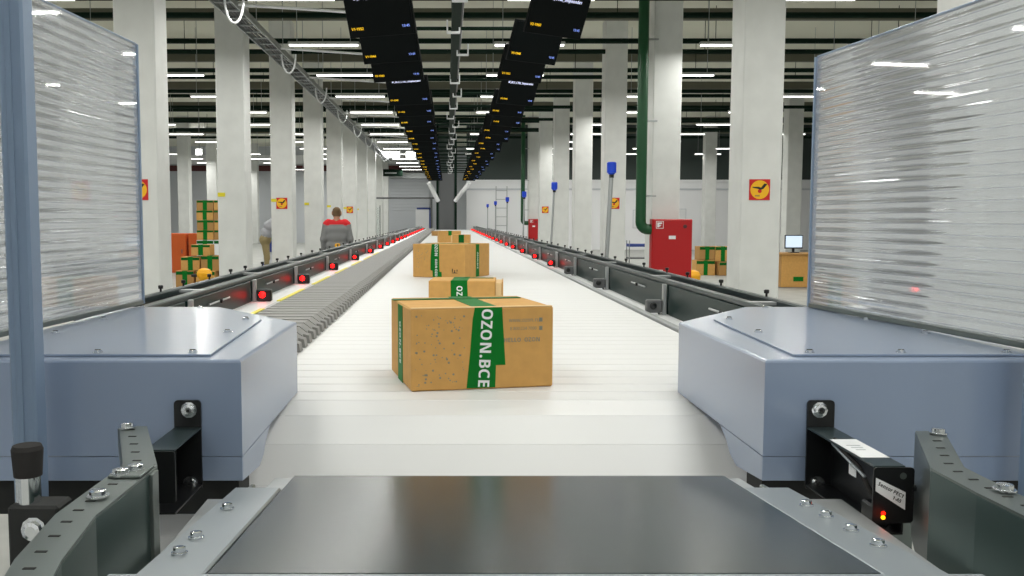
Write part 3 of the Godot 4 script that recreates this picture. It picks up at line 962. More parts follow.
func parcels() -> void:
	# the parcel closest to the infeed
	var w := 0.43
	var h := 0.24
	var l := 0.38
	var yaw := deg_to_rad(12.0)
	var corner := P(-0.104, BELT + 0.001, 2.575)
	var mid := corner + Basis(Vector3.UP, yaw) * Vector3(w / 2, 0, -l / 2)
	var t := carton("brown carton with broad green tape and white lettering, first on the sorter", w, h, l, mid, yaw)
	face_strip(t, "tape", [[0.44, -0.004], [0.632, -0.004], [0.657, 0.71], [0.59, 0.71], [0.585, 0.985], [0.383, 0.985], [0.407, 0.56], [0.425, 0.14]], w, h, l, M.tape)
	var down := Basis(Vector3.BACK, -PI / 2 - 0.05)
	text("tape_text", "OZON.BCE", 0.0355, M.white, t, Vector3(0.006, h * 0.505, l / 2 + 0.0012), down, true)
	put("tape_top", bx(Vector3(0.012, h + 0.0002, 0), Vector3(0.075, 0.0024, l * 0.98)), M.tape, t)
	put("tape_top", bx(Vector3(-0.012, h + 0.0014, -l * 0.3), Vector3(w * 0.98, 0.002, 0.04)), M.tape_dark, t)
	put("tape_side", bx(Vector3(-w / 2 - 0.0002, h * 0.49, 0.0), Vector3(0.0024, h * 0.98, 0.085)), M.tape, t)
	text("tape_text", "OZON.BCE", 0.02, M.white, t, Vector3(-w / 2 - 0.0015, h * 0.5, 0.0), Basis(Vector3.UP, -PI / 2) * Basis(Vector3.BACK, -PI / 2), true)
	put("flap_edge", bx(Vector3(0.0, h + 0.001, l / 2 - 0.012), Vector3(w * 0.99, 0.003, 0.022), 0.001), M.carton_pale, t)
	var dots := G.new()
	for i in 95:
		var x := (rng.randf_range(0.03, 0.37) - 0.5) * w
		var y := rng.randf_range(0.06, 0.92) * h
		var r := rng.randf_range(0.0012, 0.0026) if i % 4 else 0.0034
		dots.lathe([[0, 0], [r, 0], [r, 0.0006], [0, 0.0006]], 7, Transform3D(Basis(Vector3.RIGHT, PI / 2), Vector3(x, y, l / 2)))
	put("printed_dots", dots, M.print_blue, t)
	text("print_line", "www.ozon.ru", 0.012, M.print_blue, t, Vector3(0.125, h * 0.84, l / 2 + 0.0003))
	text("print_line", "8 800 234 7000", 0.009, M.print_blue, t, Vector3(0.122, h * 0.735, l / 2 + 0.0003))
	text("print_line", "HELLO  OZON", 0.013, M.print_blue, t, Vector3(0.118, h * 0.595, l / 2 + 0.0003), Basis(), true)
	for y in [0.84, 0.735]:
		put("print_icon", bx(Vector3(0.176, h * y, l / 2 + 0.0004), Vector3(0.01, 0.012, 0.0008)), M.print_blue, t)
	# low parcel behind it
	w = 0.325; h = 0.2; l = 0.28
	t = carton("low brown carton with pale open flap between two larger cartons", w, h, l, P(0.082, BELT + 0.001, 4.5), deg_to_rad(-4.0))
	face_strip(t, "tape", [[0.33, -0.004], [0.58, -0.004], [0.60, 0.98], [0.34, 0.98]], w, h, l, M.tape)
	text("tape_text", "OZON", 0.03, M.white, t, Vector3(-0.012, h * 0.6, l / 2 + 0.0012), Basis(Vector3.BACK, -PI / 2), true)
	put("tape_top", bx(Vector3(-0.012, h + 0.0002, 0), Vector3(0.08, 0.0024, l * 0.98)), M.tape, t)
	put("tape_top", bx(Vector3(0.05, h + 0.0014, -0.06), Vector3(0.2, 0.002, 0.04)), M.tape_dark, t)
	put("flap", bx(Vector3(w / 2 + 0.016, h * 0.48, -0.0), Vector3(0.03, h * 0.93, l * 0.96), 0.002), M.carton_pale, t)
	put("flap_rim", bx(Vector3(w / 2 + 0.034, h * 0.49, -0.0), Vector3(0.004, h * 0.96, l * 0.99), 0.001), M.carton, t)
	# large parcel turned towards the shoes
	w = 0.5; h = 0.285; l = 0.5
	yaw = deg_to_rad(-27.0)
	corner = P(0.15, BELT + 0.001, 7.55)
	mid = corner + Basis(Vector3.UP, yaw) * Vector3(-w / 2, 0, -l / 2)
	t = carton("large brown carton with green tape on two faces, turned at an angle", w, h, l, mid, yaw)
	face_strip(t, "tape", [[0.37, -0.004], [0.51, -0.004], [0.515, 0.4], [0.52, 0.82], [0.56, 0.83], [0.565, 0.985], [0.39, 0.985], [0.385, 0.8], [0.345, 0.78], [0.35, 0.37]], w, h, l, M.tape)
	for q in [[0.17, 0.036], [0.58, 0.026], [0.9, 0.03]]:
		text("tape_text", "OZON", q[1] * 0.8, M.white, t, Vector3(-0.022, h * (1.0 - q[0]), l / 2 + 0.0012), Basis(Vector3.BACK, -PI / 2), true)
	put("tape_side", bx(Vector3(w / 2 + 0.0004, h * 0.5, -0.0), Vector3(0.0024, h * 0.98, 0.065)), M.tape, t)
	text("tape_text", "OZON.BCE", 0.022, M.white, t, Vector3(w / 2 + 0.0018, h * 0.5, 0.0), Basis(Vector3.UP, PI / 2) * Basis(Vector3.BACK, -PI / 2), true)
	put("tape_top", bx(Vector3(0, h + 0.0002, 0.0), Vector3(w * 0.98, 0.0024, 0.06)), M.tape, t)
	var g := G.new()
	for k in 3:
		g.box(Vector3(0.155 + 0.022 * (k - 1), 0.065 - 0.008 * (k % 2), l / 2 + 0.0005), Vector3(0.008, 0.028 - 0.006 * k, 0.001))
	g.box(Vector3(0.155, 0.044, l / 2 + 0.0005), Vector3(0.05, 0.006, 0.001))
	put("printed_mark", g, M.slot_black, t)
	dots = G.new()
	for i in 28:
		var r := rng.randf_range(0.002, 0.004)
		dots.lathe([[0, 0], [r, 0], [r, 0.0006], [0, 0.0006]], 6, Transform3D(Basis(Vector3.RIGHT, PI / 2), Vector3((rng.randf_range(0.05, 0.3) - 0.5) * w, rng.randf_range(0.25, 0.88) * h, l / 2)))
	put("printed_dots", dots, M.print_blue, t)
	# parcels further on
	t = carton("brown carton with green taped top, behind a smaller carton far along the sorter", 0.47, 0.245, 0.36, P(0.045, BELT + 0.001, 19.4), deg_to_rad(6))
	face_strip(t, "tape", [[0.42, -0.004], [0.58, -0.004], [0.58, 0.4], [0.42, 0.4]], 0.47, 0.245, 0.36, M.tape)
	put("tape_top", bx(Vector3(0, 0.2455, 0), Vector3(0.1, 0.0024, 0.35)), M.tape, t)
	t = carton("small brown carton with green tape and pale end far along the sorter", 0.34, 0.19, 0.3, P(0.29, BELT + 0.001, 17.9), deg_to_rad(-6))
	face_strip(t, "tape", [[0.36, -0.004], [0.68, -0.004], [0.68, 0.98], [0.36, 0.98]], 0.34, 0.19, 0.3, M.tape_dark)
	put("flap", bx(Vector3(-0.185, 0.09, 0.1), Vector3(0.03, 0.18, 0.08), 0.002), M.carton_pale, t)
	carton("flat brown carton lying beyond all other parcels on the sorter", 0.5, 0.14, 0.4, P(-0.2, BELT + 0.001, 27.0), 0.1, "", M.carton_dark)

# ------------------------------------------------------------------ hanging monitors
func monitors() -> void:
	var vals := [5.24, 6.13, 6.96, 8.40, 9.32, 10.34, 11.36, 12.4, 13.3]
	while vals[-1] < 24.6: vals.append(vals[-1] + 0.98)
	var W := 0.68
	var H := 0.44
	var case_m := bx(Vector3(0, H / 2, -0.025), Vector3(W, H, 0.04), 0.006).mesh()
	var face_m := bx(Vector3(0, H / 2, -0.003), Vector3(W - 0.03, H - 0.03, 0.004)).mesh()
	var clamp := G.new()
	clamp.box(Vector3(0, -0.075, 0), Vector3(0.15, 0.022, 0.05), 0.004)
	for x in [-0.067, 0.067]: clamp.box(Vector3(x, -0.01, 0), Vector3(0.018, 0.14, 0.05), 0.004)
	var clamp_m := clamp.mesh()
	var drop := rod(Vector3(0, 0, 0), Vector3(0, CEIL_Y - 3.66, 0), 0.012, 6).mesh()
	var gy := 3.62
	var ga := thing("monitor_gantry", "dark steel gantry with white clamps carrying both rows of monitors", "gantry", P(0.1, gy, 8.0))
	put("spine", bx(Vector3(0, 0.03, -17.0), Vector3(0.1, 0.1, 34.5), 0.008), M.pipe_dark, ga)
	put("spine_cable", rod(Vector3(0.06, 0.1, 0), Vector3(0.06, 0.1, -34.0), 0.02, 6), M.black, ga)
	var codes := ["V1-1952", "V1-1948", "V2-1960", "V1-1944"]
	for i in vals.size():
		var d: float = 1.63 * vals[i]
		for s in [-1, 1]:
			var edge: float = (0.93 if i < 3 else 0.85 + 0.03 * (i % 2)) if s < 0 else [1.29, 1.22, 1.2, 1.32, 1.28][mini(i, 4)] + (0.1 if i > 4 and i % 2 else 0.0)
			var psi := deg_to_rad(20.0 if s < 0 else 33.0)
			var x: float = s * (edge - W / 2 * cos(psi))
			var lab := "black hanging monitor in the row over the divert shoe side" if s < 0 else "black hanging monitor in the row over the fire cabinet side"
			if i == 0: lab = "black hanging monitor at the head of the row over the shoe side" if s < 0 else "black hanging monitor with long white heading at the cabinet side row end"
			var t := thing("hanging_monitor", lab, "monitor", P(x, 3.22, d + 0.12), 0, "" if i == 0 else ("shoe side monitors" if s < 0 else "cabinet side monitors"))
			t.basis = Basis(Vector3.UP, s * psi) * Basis(Vector3.RIGHT, deg_to_rad(24.0))
			inst("casing", case_m, M.screen_case, t)
			inst("screen", face_m, M.screen_face, t)
			var hook := t.transform.affine_inverse() * P(x, gy - 0.01, d + 0.2)
			put("arm", rod(Vector3(0, H * 0.66, -0.04), hook, 0.016, 6), M.screen_case, t)
			put("cross_arm", rod(hook, t.transform.affine_inverse() * P(0.1 + s * 0.056, gy - 0.01, d + 0.2), 0.022, 6), M.pipe_dark, t)
			text("screen_code", codes[(i * 3 + s + 1) % 4], 0.026, M.text_amber, t, Vector3(-W / 2 + 0.1, 0.085, 0.0), Basis(), true)
			text("screen_clock", "13:45", 0.024, M.text_blue, t, Vector3(W / 2 - 0.085, 0.085, 0.0), Basis(), true)
			if i in [0, 3] or i % 5 == 4:
				text("screen_title", "Bl_BC5_CT02_Impounder", 0.03, M.text_white, t, Vector3(0.0, H - 0.075 if s < 0 else H - 0.1, 0.0), Basis(), true)
		inst("clamp", clamp_m, M.white, ga, Vector3(0.02 + 0.05 * [0, -1, 1.5, 0, 1][i % 5], 0.0, -(d + 0.1) + 8.0))
		if i % 2 == 0:
			inst("hanger", drop, M.pipe_dark, ga, Vector3(0.0, 0.04, -(d + 0.2) + 8.0))

func beacons() -> void:
	for k in 6:
		var d: float = [8.15, 12.6, 16.8, 21.2, 26.0, 31.0][k]
		var lab := "blue beacon on a thin grey pole above the guard rail" if k else "blue beacon on a stout leaning grey pole before a white column"
		var t := thing("beacon", lab, "beacon", P(1.395, 0, d), 0, "" if k == 0 else "blue beacons")
		var lean: float = [0.085, 0.1, 0.04, 0.02, 0.0, 0.0][k]
		put("pole", rod(Vector3(0, 0.0, 0), Vector3(lean, 1.93, 0), 0.02 if k == 0 else 0.014, 8), M.bracket_light, t)
		var g := G.new()
		g.lathe([[0, 0], [0.03, 0], [0.032, 0.012], [0.043, 0.014], [0.043, 0.102], [0.036, 0.11], [0, 0.11]], 14)
		put("beacon_cap", g, M.beacon_blue, t, Vector3(lean, 1.9, 0))
		put("collar", rod(Vector3(lean, 1.87, 0), Vector3(lean, 1.9, 0), 0.022, 10), M.black, t)

func fire_cabinets() -> void:
	for k in 2:
		var d: float = [15.9, 40.15][k]
		var w: float = [0.7, 0.46][k]
		var x: float = [3.92, 3.84][k]
		var lab: String = ["wide red fire hose cabinet with white pictograms before a column", "narrow red fire hose cabinet far down the hall beside green riser"][k]
		var y0 := 0.42
		var h := 1.08
		var t := thing("fire_cabinet", lab, "cabinet", P(x, y0, d))
		put("cabinet_body", bx(Vector3(0, h / 2, 0.1), Vector3(w, h, 0.2), 0.008), M.red_cabinet, t)
		var dr := put("door", bx(Vector3(0, h / 2, 0.207), Vector3(w - 0.03, h - 0.03, 0.014), 0.004), M.red_cabinet, t)
		var g := G.new()
		g.lathe([[0, 0], [0.035, 0], [0.032, 0.012], [0, 0.014]], 14, Transform3D(Basis(Vector3.RIGHT, PI / 2), Vector3(w / 2 - 0.13, h - 0.13, 0.214)))
		put("lock", g, M.maroon, dr)
		put("label", bx(Vector3(0.0, h - 0.32, 0.2155), Vector3(0.12, 0.06, 0.002)), M.white, dr)
		for q in [[-w / 2 + 0.13, h - 0.1], [-w / 2 + 0.13, 0.13]]:
			var pg := put("pictogram", bx(Vector3(q[0], q[1], 0.2155), Vector3(0.13, 0.13, 0.002)), M.white, dr)
			put("pictogram_field", bx(Vector3(q[0], q[1], 0.217), Vector3(0.112, 0.112, 0.002)), M.red_cabinet, dr)
			var sy := G.new()
			if q[1] > 0.5:
				sy.prism(poly([[-0.045, 0.04], [0.04, 0.04], [0.04, 0.02], [-0.01, 0.005], [-0.01, -0.005], [0.03, -0.005], [-0.02, -0.045], [-0.045, -0.045]]), Transform3D(Basis(), Vector3(q[0], q[1], 0)), 0.218, 0.2195)
			else:
				sy.prism(poly([[-0.02, -0.045], [0.02, -0.045], [0.02, 0.02], [0.035, 0.02], [0.0, 0.05], [-0.035, 0.02], [-0.02, 0.02]]), Transform3D(Basis(), Vector3(q[0], q[1], 0)), 0.218, 0.2195)
			put("pictogram_shape", sy, M.white, dr)
		put("bracket", bx(Vector3(0, h / 2, 0.01), Vector3(w * 0.4, 0.1, 0.02)), M.steel_dark, t)
		# riser
		var px: float = [3.39, 3.36][k]
		var r := 0.092
		var pts := [Vector3(0, CEIL_Y, 0), Vector3(0, 1.45, 0)]
		for i in range(1, 7):
			var a := PI / 2 * i / 6.0
			pts.append(Vector3(0.13 - 0.13 * cos(a), 1.45 - 0.13 * sin(a), 0))
		pts.append(Vector3(x - w / 2 - px, 1.32, 0))
		var rt := thing("riser_pipe", ["green riser pipe bending into the wide red cabinet", "green riser pipe bending into the narrow red cabinet"][k], "pipe", P(px, 0, d - 0.1))
		g = G.new()
		g.tube(pts, r, 16)
		put("pipe", g, M.pipe_green, rt)
		for y in [1.9, 3.2, 4.6]:
			put("pipe_clamp", bx(Vector3(0.1, y, -0.06), Vector3(0.34, 0.025, 0.06)), M.zinc, rt)

# ------------------------------------------------------------------ things along the hall
func taped_pile(specs: Array, group: String, label: String) -> void:   # each: x, y, d, w, h, l, turn, kind
	for q in specs:
		var t := carton(label if q[7] < 2 else "white carton with green tape in the stack behind the columns", q[3], q[4], q[5], P(q[0], q[1], q[2]), q[6], group if q[7] < 2 else "white cartons", [M.carton, M.carton_dark, M.white][q[7]])
		put("tape", bx(Vector3(0.02 * q[6], q[4] * 0.5, q[5] / 2 + 0.001), Vector3(0.11, q[4] * 0.98, 0.003)), M.tape, t)
		put("tape_band", bx(Vector3(0, q[4] * 0.86, q[5] / 2 + 0.001), Vector3(q[3] * 0.97, q[4] * 0.2, 0.0025)), M.tape_dark, t)
		put("tape_top", bx(Vector3(0, q[4] + 0.001, 0), Vector3(0.11, 0.003, q[5])), M.tape, t)

func hall_goods() -> void:
	# stack on a pallet behind the first column of the shoe side
	pallet(-6.19, 24.3, "wooden pallet under the tall carton stack")
	var a := []
	for lv in 2:
		for c in 2: a.append([-6.42 + 0.46 * c, 0.145 + 0.4 * lv, 24.2, 0.45, 0.395, 0.6, 0.0, 2])
	for lv in 4:
		for c in 2: a.append([-6.42 + 0.46 * c + 0.01 * (lv % 2), 0.95 + 0.262 * lv, 24.2, 0.445, 0.258, 0.55, 0.0, (lv + c) % 2])
	taped_pile(a, "stacked cartons", "brown carton with green tape in the tall stack behind columns")
	a = [[-5.78, 0.0, 20.0, 0.4, 0.36, 0.4, 0.0, 1], [-5.3, 0.0, 19.9, 0.42, 0.36, 0.4, 0.0, 0], [-4.8, 0.0, 20.1, 0.44, 0.4, 0.4, 0.05, 1],
		[-5.68, 0.362, 20.1, 0.42, 0.3, 0.4, 0.0, 0], [-5.22, 0.362, 20.0, 0.4, 0.33, 0.4, 0.0, 1], [-4.8, 0.402, 20.1, 0.36, 0.42, 0.4, 0.0, 0],
		[-5.45, 0.695, 20.1, 0.42, 0.24, 0.38, 0.0, 0]]
	taped_pile(a, "loose cartons on the shoe side", "brown taped carton in the loose heap beside the shoe side columns")
	for k in 2:
		var t := thing("orange_cabinet", "orange brown cabinet standing behind the loose cartons", "cabinet", P(-7.6 + 0.7 * k, 0, 25.4), 0, "orange cabinets")
		put("cabinet_body", bx(Vector3(0, 0.55, 0), Vector3(0.64, 1.1, 0.5), 0.01), M.orange, t)
		put("door", bx(Vector3(0, 0.55, 0.256), Vector3(0.58, 1.02, 0.012), 0.003), M.orange, t)
		put("handle", bx(Vector3(0.2, 0.6, 0.27), Vector3(0.02, 0.12, 0.02), 0.003), M.desk_leg, t)
	tub(P(-5.05, 0.0, 18.7), "yellow rounded tub on a stand by the loose cartons")
	tub(P(4.92, 0.0, 18.0), "yellow rounded tub on a stand near the red fire cabinet")
	# heap on the cabinet side
	a = [[6.9, 0.0, 24.2, 0.5, 0.4, 0.45, 0.0, 0], [7.45, 0.0, 24.1, 0.5, 0.36, 0.45, 0.1, 1], [6.93, 0.41, 24.2, 0.42, 0.36, 0.4, 0.05, 1], [7.37, 0.37, 24.2, 0.4, 0.4, 0.4, -0.05, 0], [7.88, 0.0, 24.5, 0.3, 0.3, 0.4, 0.0, 1]]
	taped_pile(a, "cartons on the cabinet side", "brown taped carton in the heap beyond the wide red cabinet")
	# carton-clad work table with a screen
	var t := thing("packing_table", "brown board clad packing table holding a monitor and small items", "table", P(7.65, 0, 19.8))
	put("front_board", bx(Vector3(0, 0.37, 0.28), Vector3(0.78, 0.7, 0.03), 0.004), M.carton, t)
	put("side_board", bx(Vector3(-0.38, 0.37, 0), Vector3(0.03, 0.7, 0.56), 0.004), M.carton_dark, t)
	put("side_board", bx(Vector3(0.38, 0.37, 0), Vector3(0.03, 0.7, 0.56), 0.004), M.carton_dark, t)
	put("table_top", bx(Vector3(0, 0.74, 0), Vector3(0.86, 0.04, 0.66), 0.005), M.carton_dark, t)
	put("tape", bx(Vector3(-0.02, 0.2, 0.297), Vector3(0.22, 0.1, 0.003)), M.tape, t)
	t = thing("desk_monitor", "small lit monitor standing on the brown packing table", "monitor", P(7.62, 0.76, 19.8))
	put("casing", bx(Vector3(0, 0.24, 0), Vector3(0.4, 0.3, 0.03), 0.006), M.black, t)
	put("screen", bx(Vector3(0, 0.245, 0.016), Vector3(0.36, 0.25, 0.003)), M.monitor_glow, t)
	put("stand", bx(Vector3(0, 0.06, -0.02), Vector3(0.05, 0.12, 0.03)), M.black, t)
	put("foot", bx(Vector3(0, 0.008, 0), Vector3(0.2, 0.016, 0.16), 0.004), M.black, t)
	carton("brown carton with green tape standing beside the packing table", 0.42, 0.74, 0.5, P(8.38, 0.0, 19.3), 0.0)
	# wire rack by the riser
	t = thing("wire_rack", "small wire rack with blue and dark shelves beside the green riser", "rack", P(4.02, 0, 19.0))
	for x in [-0.2, 0.2]:
		for z in [-0.15, 0.15]: put("upright", rod(Vector3(x, 0, z), Vector3(x, 1.05, z), 0.012, 6), M.zinc, t)
	for y in [0.35, 0.68]: put("shelf", bx(Vector3(0, y, 0), Vector3(0.42, 0.03, 0.32), 0.004), M.desk_leg, t)
	put("top_shelf", bx(Vector3(0, 0.95, 0), Vector3(0.42, 0.06, 0.32), 0.004), M.tote_blue, t)
	# totes seen in the narrow gap between columns
	for q in [[-4.65, 0.0, 24.2, 0], [-4.65, 0.31, 24.2, 1], [-4.65, 0.62, 24.2, 0], [-4.65, 0.93, 24.2, 2]]:
		var tt := thing("tote", ["dark blue plastic tote in the stack between shoe side columns", "grey plastic tote in the stack between shoe side columns", "green plastic tote atop the stack between shoe side columns"][q[3]], "tote", P(q[0], q[1], q[2]), 0, ["blue totes", "", ""][q[3]])
		put("tub_body", bx(Vector3(0, 0.14, 0), Vector3(0.5, 0.28, 0.4), 0.015), [M.tote_blue, M.wall_grey, M.tote_green][q[3]], tt)
		put("rim", bx(Vector3(0, 0.285, 0), Vector3(0.53, 0.03, 0.43), 0.008), [M.tote_blue, M.wall_grey, M.tote_green][q[3]], tt)
	t = thing("locker", "dark grey metal locker behind the guard sheet with labelled bracket below", "locker", P(7.75, 0, 12.2))
	put("locker_body", bx(Vector3(0, 0.8, 0), Vector3(1.0, 1.6, 0.5), 0.01), M.desk_leg, t)
	for x in [-0.24, 0.24]:
		var dr := put("door", bx(Vector3(x, 0.8, 0.256), Vector3(0.46, 1.5, 0.014), 0.004), M.desk_leg, t)
		put("handle", bx(Vector3(x * 0.3, 0.85, 0.27), Vector3(0.02, 0.14, 0.02), 0.003), M.zinc, dr)
	put("notice", bx(Vector3(0.0, 1.4, 0.266), Vector3(0.3, 0.2, 0.003)), M.white, t)
	# notice boards on the partition
	for q in [[9.4, 1.5, 0.7, 0.9], [11.4, 1.6, 0.5, 0.8], [8.2, 1.35, 0.5, 0.5]]:
		var nb := thing("notice_board", "pale notice sheet in a grey frame on the white partition", "notice", P(q[0], q[1], 43.988), 0, "partition notices")
		put("frame", bx(Vector3.ZERO, Vector3(q[2], q[3], 0.02), 0.003), M.wall_grey, nb)
		put("paper", bx(Vector3(0, 0, 0.011), Vector3(q[2] - 0.06, q[3] - 0.06, 0.003)), M.white, nb)

func pallet(x: float, d: float, label: String) -> void:
	var t := thing("pallet", label, "pallet", P(x, 0, d))
	for k in 5: put("board", bx(Vector3(-0.5 + 0.25 * k, 0.132, 0), Vector3(0.14, 0.022, 0.8)), M.carton_dark, t)
	for z in [-0.33, 0.0, 0.33]: put("bearer", bx(Vector3(0, 0.06, z), Vector3(1.14, 0.12, 0.1)), M.carton_dark, t)

func tub(at: Vector3, label: String) -> void:
	var t := thing("yellow_tub", label, "tub", at)
	put("stand", rod(Vector3(0, 0, 0), Vector3(0, 0.22, 0), 0.03, 8), M.desk_leg, t)
	put("stand_foot", bx(Vector3(0, 0.015, 0), Vector3(0.3, 0.03, 0.3), 0.005), M.desk_leg, t)
	var g := G.new()
	g.lathe([[0, 0.22], [0.1, 0.22], [0.15, 0.3], [0.16, 0.38], [0.12, 0.45], [0.05, 0.48], [0, 0.485]], 14)
	put("tub_body", g, M.tub_yellow, t)
	put("lever", bx(Vector3(-0.2, 0.33, 0.02), Vector3(0.12, 0.06, 0.1), 0.012), M.black, t)

func end_of_hall() -> void:
	var t := thing("grey_shaft", "tall grey shaft closing the end of the sorter below the gantry", "shaft", P(-0.02, 0, 43.4))
	put("shaft_body", bx(Vector3(0, CEIL_Y / 2 - 0.02, 0), Vector3(0.98, CEIL_Y - 0.04, 0.9), 0.01), M.wall_dark, t)
	for x in [-0.44, 0.44]: put("corner_angle", bx(Vector3(x, CEIL_Y / 2 - 0.02, 0.46), Vector3(0.1, CEIL_Y - 0.04, 0.03), 0.004), M.pipe_dark, t)
	put("front_panel", bx(Vector3(0, 1.9, 0.46), Vector3(0.7, 3.6, 0.02), 0.004), M.desk_leg, t)
	for s in [-1, 1]:
		var o := put("white_brace", rod(P(0.1 + s * 0.95, 3.2, 42.4), P(-0.02 + s * 0.4, 2.35, 42.88), 0.1, 8), M.white)
		tag(o, "white slanted brace where the monitor rows meet the shaft", "brace", "white braces")
	# flat cut: roller shutter and portal on the shoe side
	t = thing("roller_shutter", "pale grey roller shutter in the far wall behind the steel portal", "shutter", P(-2.55, 0, 56.9))
	for k in 20: put("slat", bx(Vector3(0, 0.12 + 0.2 * k, 0.03), Vector3(2.9, 0.19, 0.05), 0.01), M.wall_grey, t)
	put("shutter_box", bx(Vector3(0, 4.2, 0.1), Vector3(3.1, 0.35, 0.3), 0.01), M.bracket_light, t)
	t = thing("steel_portal", "slender grey green steel portal with glazed screen beside the sorter", "portal", P(-4.5, 0, 46.5))
	for q in [-0.0, 3.7]: put("post", bx(Vector3(q, 1.26, 0), Vector3(0.1, 2.52, 0.1), 0.006), M.desk_leg, t)
	put("lintel", bx(Vector3(1.85, 2.57, 0), Vector3(4.0, 0.09, 0.1), 0.006), M.desk_leg, t)
	put("pane", bx(Vector3(0.55, 1.1, 0), Vector3(0.95, 2.0, 0.012)), M.glass, t)
	put("pane_post", bx(Vector3(1.05, 1.1, 0), Vector3(0.04, 2.2, 0.04)), M.desk_leg, t)
	t = thing("hanging_board", "dark hanging board with a pale line below a maroon beam", "board", P(-3.4, 4.25, 54.0))
	put("board_panel", bx(Vector3(0, 0.0, 0), Vector3(1.5, 0.42, 0.06), 0.01), M.pipe_dark, t)
	put("board_line", bx(Vector3(0.05, -0.02, 0.032), Vector3(0.7, 0.07, 0.004)), M.bracket_light, t)
	for x in [-0.5, 0.5]: put("hanger", rod(Vector3(x, 0.2, 0), Vector3(x, CEIL_Y - 4.25, 0), 0.012, 5), M.pipe_dark, t)
	t = thing("dock_door", "white door with dark blue frame beside the grey shaft", "door", P(-1.55, 0, 56.85))
	put("door_leaf", bx(Vector3(0, 1.05, 0.03), Vector3(0.85, 2.1, 0.05), 0.005), M.wall_white, t)
	put("door_frame", bx(Vector3(0.5, 1.1, 0.05), Vector3(0.14, 2.2, 0.08), 0.005), M.tote_blue, t)
	put("door_frame", bx(Vector3(0.1, 2.16, 0.05), Vector3(0.9, 0.1, 0.08), 0.005), M.tote_blue, t)
	var fl := [[-2.9, 4.75, 46.0, 1.0], [-1.85, 4.75, 46.0, 0.45], [-13.0, 5.0, 47.5, 0.3], [-12.1, 5.0, 47.5, 0.3]]
	for q in fl:
		var f := thing("flood_light", "bright white flood light hanging far down the hall", "lamp", P(q[0], q[1], q[2]), 0, "flood lights")
		put("lamp_case", bx(Vector3(0, 0.03, -0.12), Vector3(q[3] + 0.1, 0.4, 0.1), 0.01), M.lamp_body, f)
		put("lamp_face", bx(Vector3(0, 0.0, -0.06), Vector3(q[3], 0.3, 0.02), 0.004), M.flood_glow, f)
		put("lamp_hanger", rod(Vector3(0, 0.2, -0.12), Vector3(0, CEIL_Y - q[1], -0.12), 0.015, 6), M.zinc, f)
		var l := AreaLight3D.new()
		l.name = "flood_lamp"
		l.area_size = Vector2(q[3], 0.3)
		l.light_energy = 2.0
		l.area_range = 60.0
		l.shadow_enabled = true
		l.position = Vector3(0, 0, -0.045)
		l.rotation.y = PI
		f.add_child(l)
	# pale stand near the end of the sorter
	t = thing("wire_tower", "slim pale steel lattice stand before the white partition", "stand", P(2.5, 0, 41.5))
	for x in [-0.25, 0.25]: put("upright", rod(Vector3(x, 0, 0), Vector3(x, 3.0, 0), 0.02, 6), M.bracket_light, t)
	for k in 7: put("rung", rod(Vector3(-0.25, 0.4 + 0.4 * k, 0), Vector3(0.25, 0.4 + 0.4 * k, 0), 0.015, 6), M.bracket_light, t)

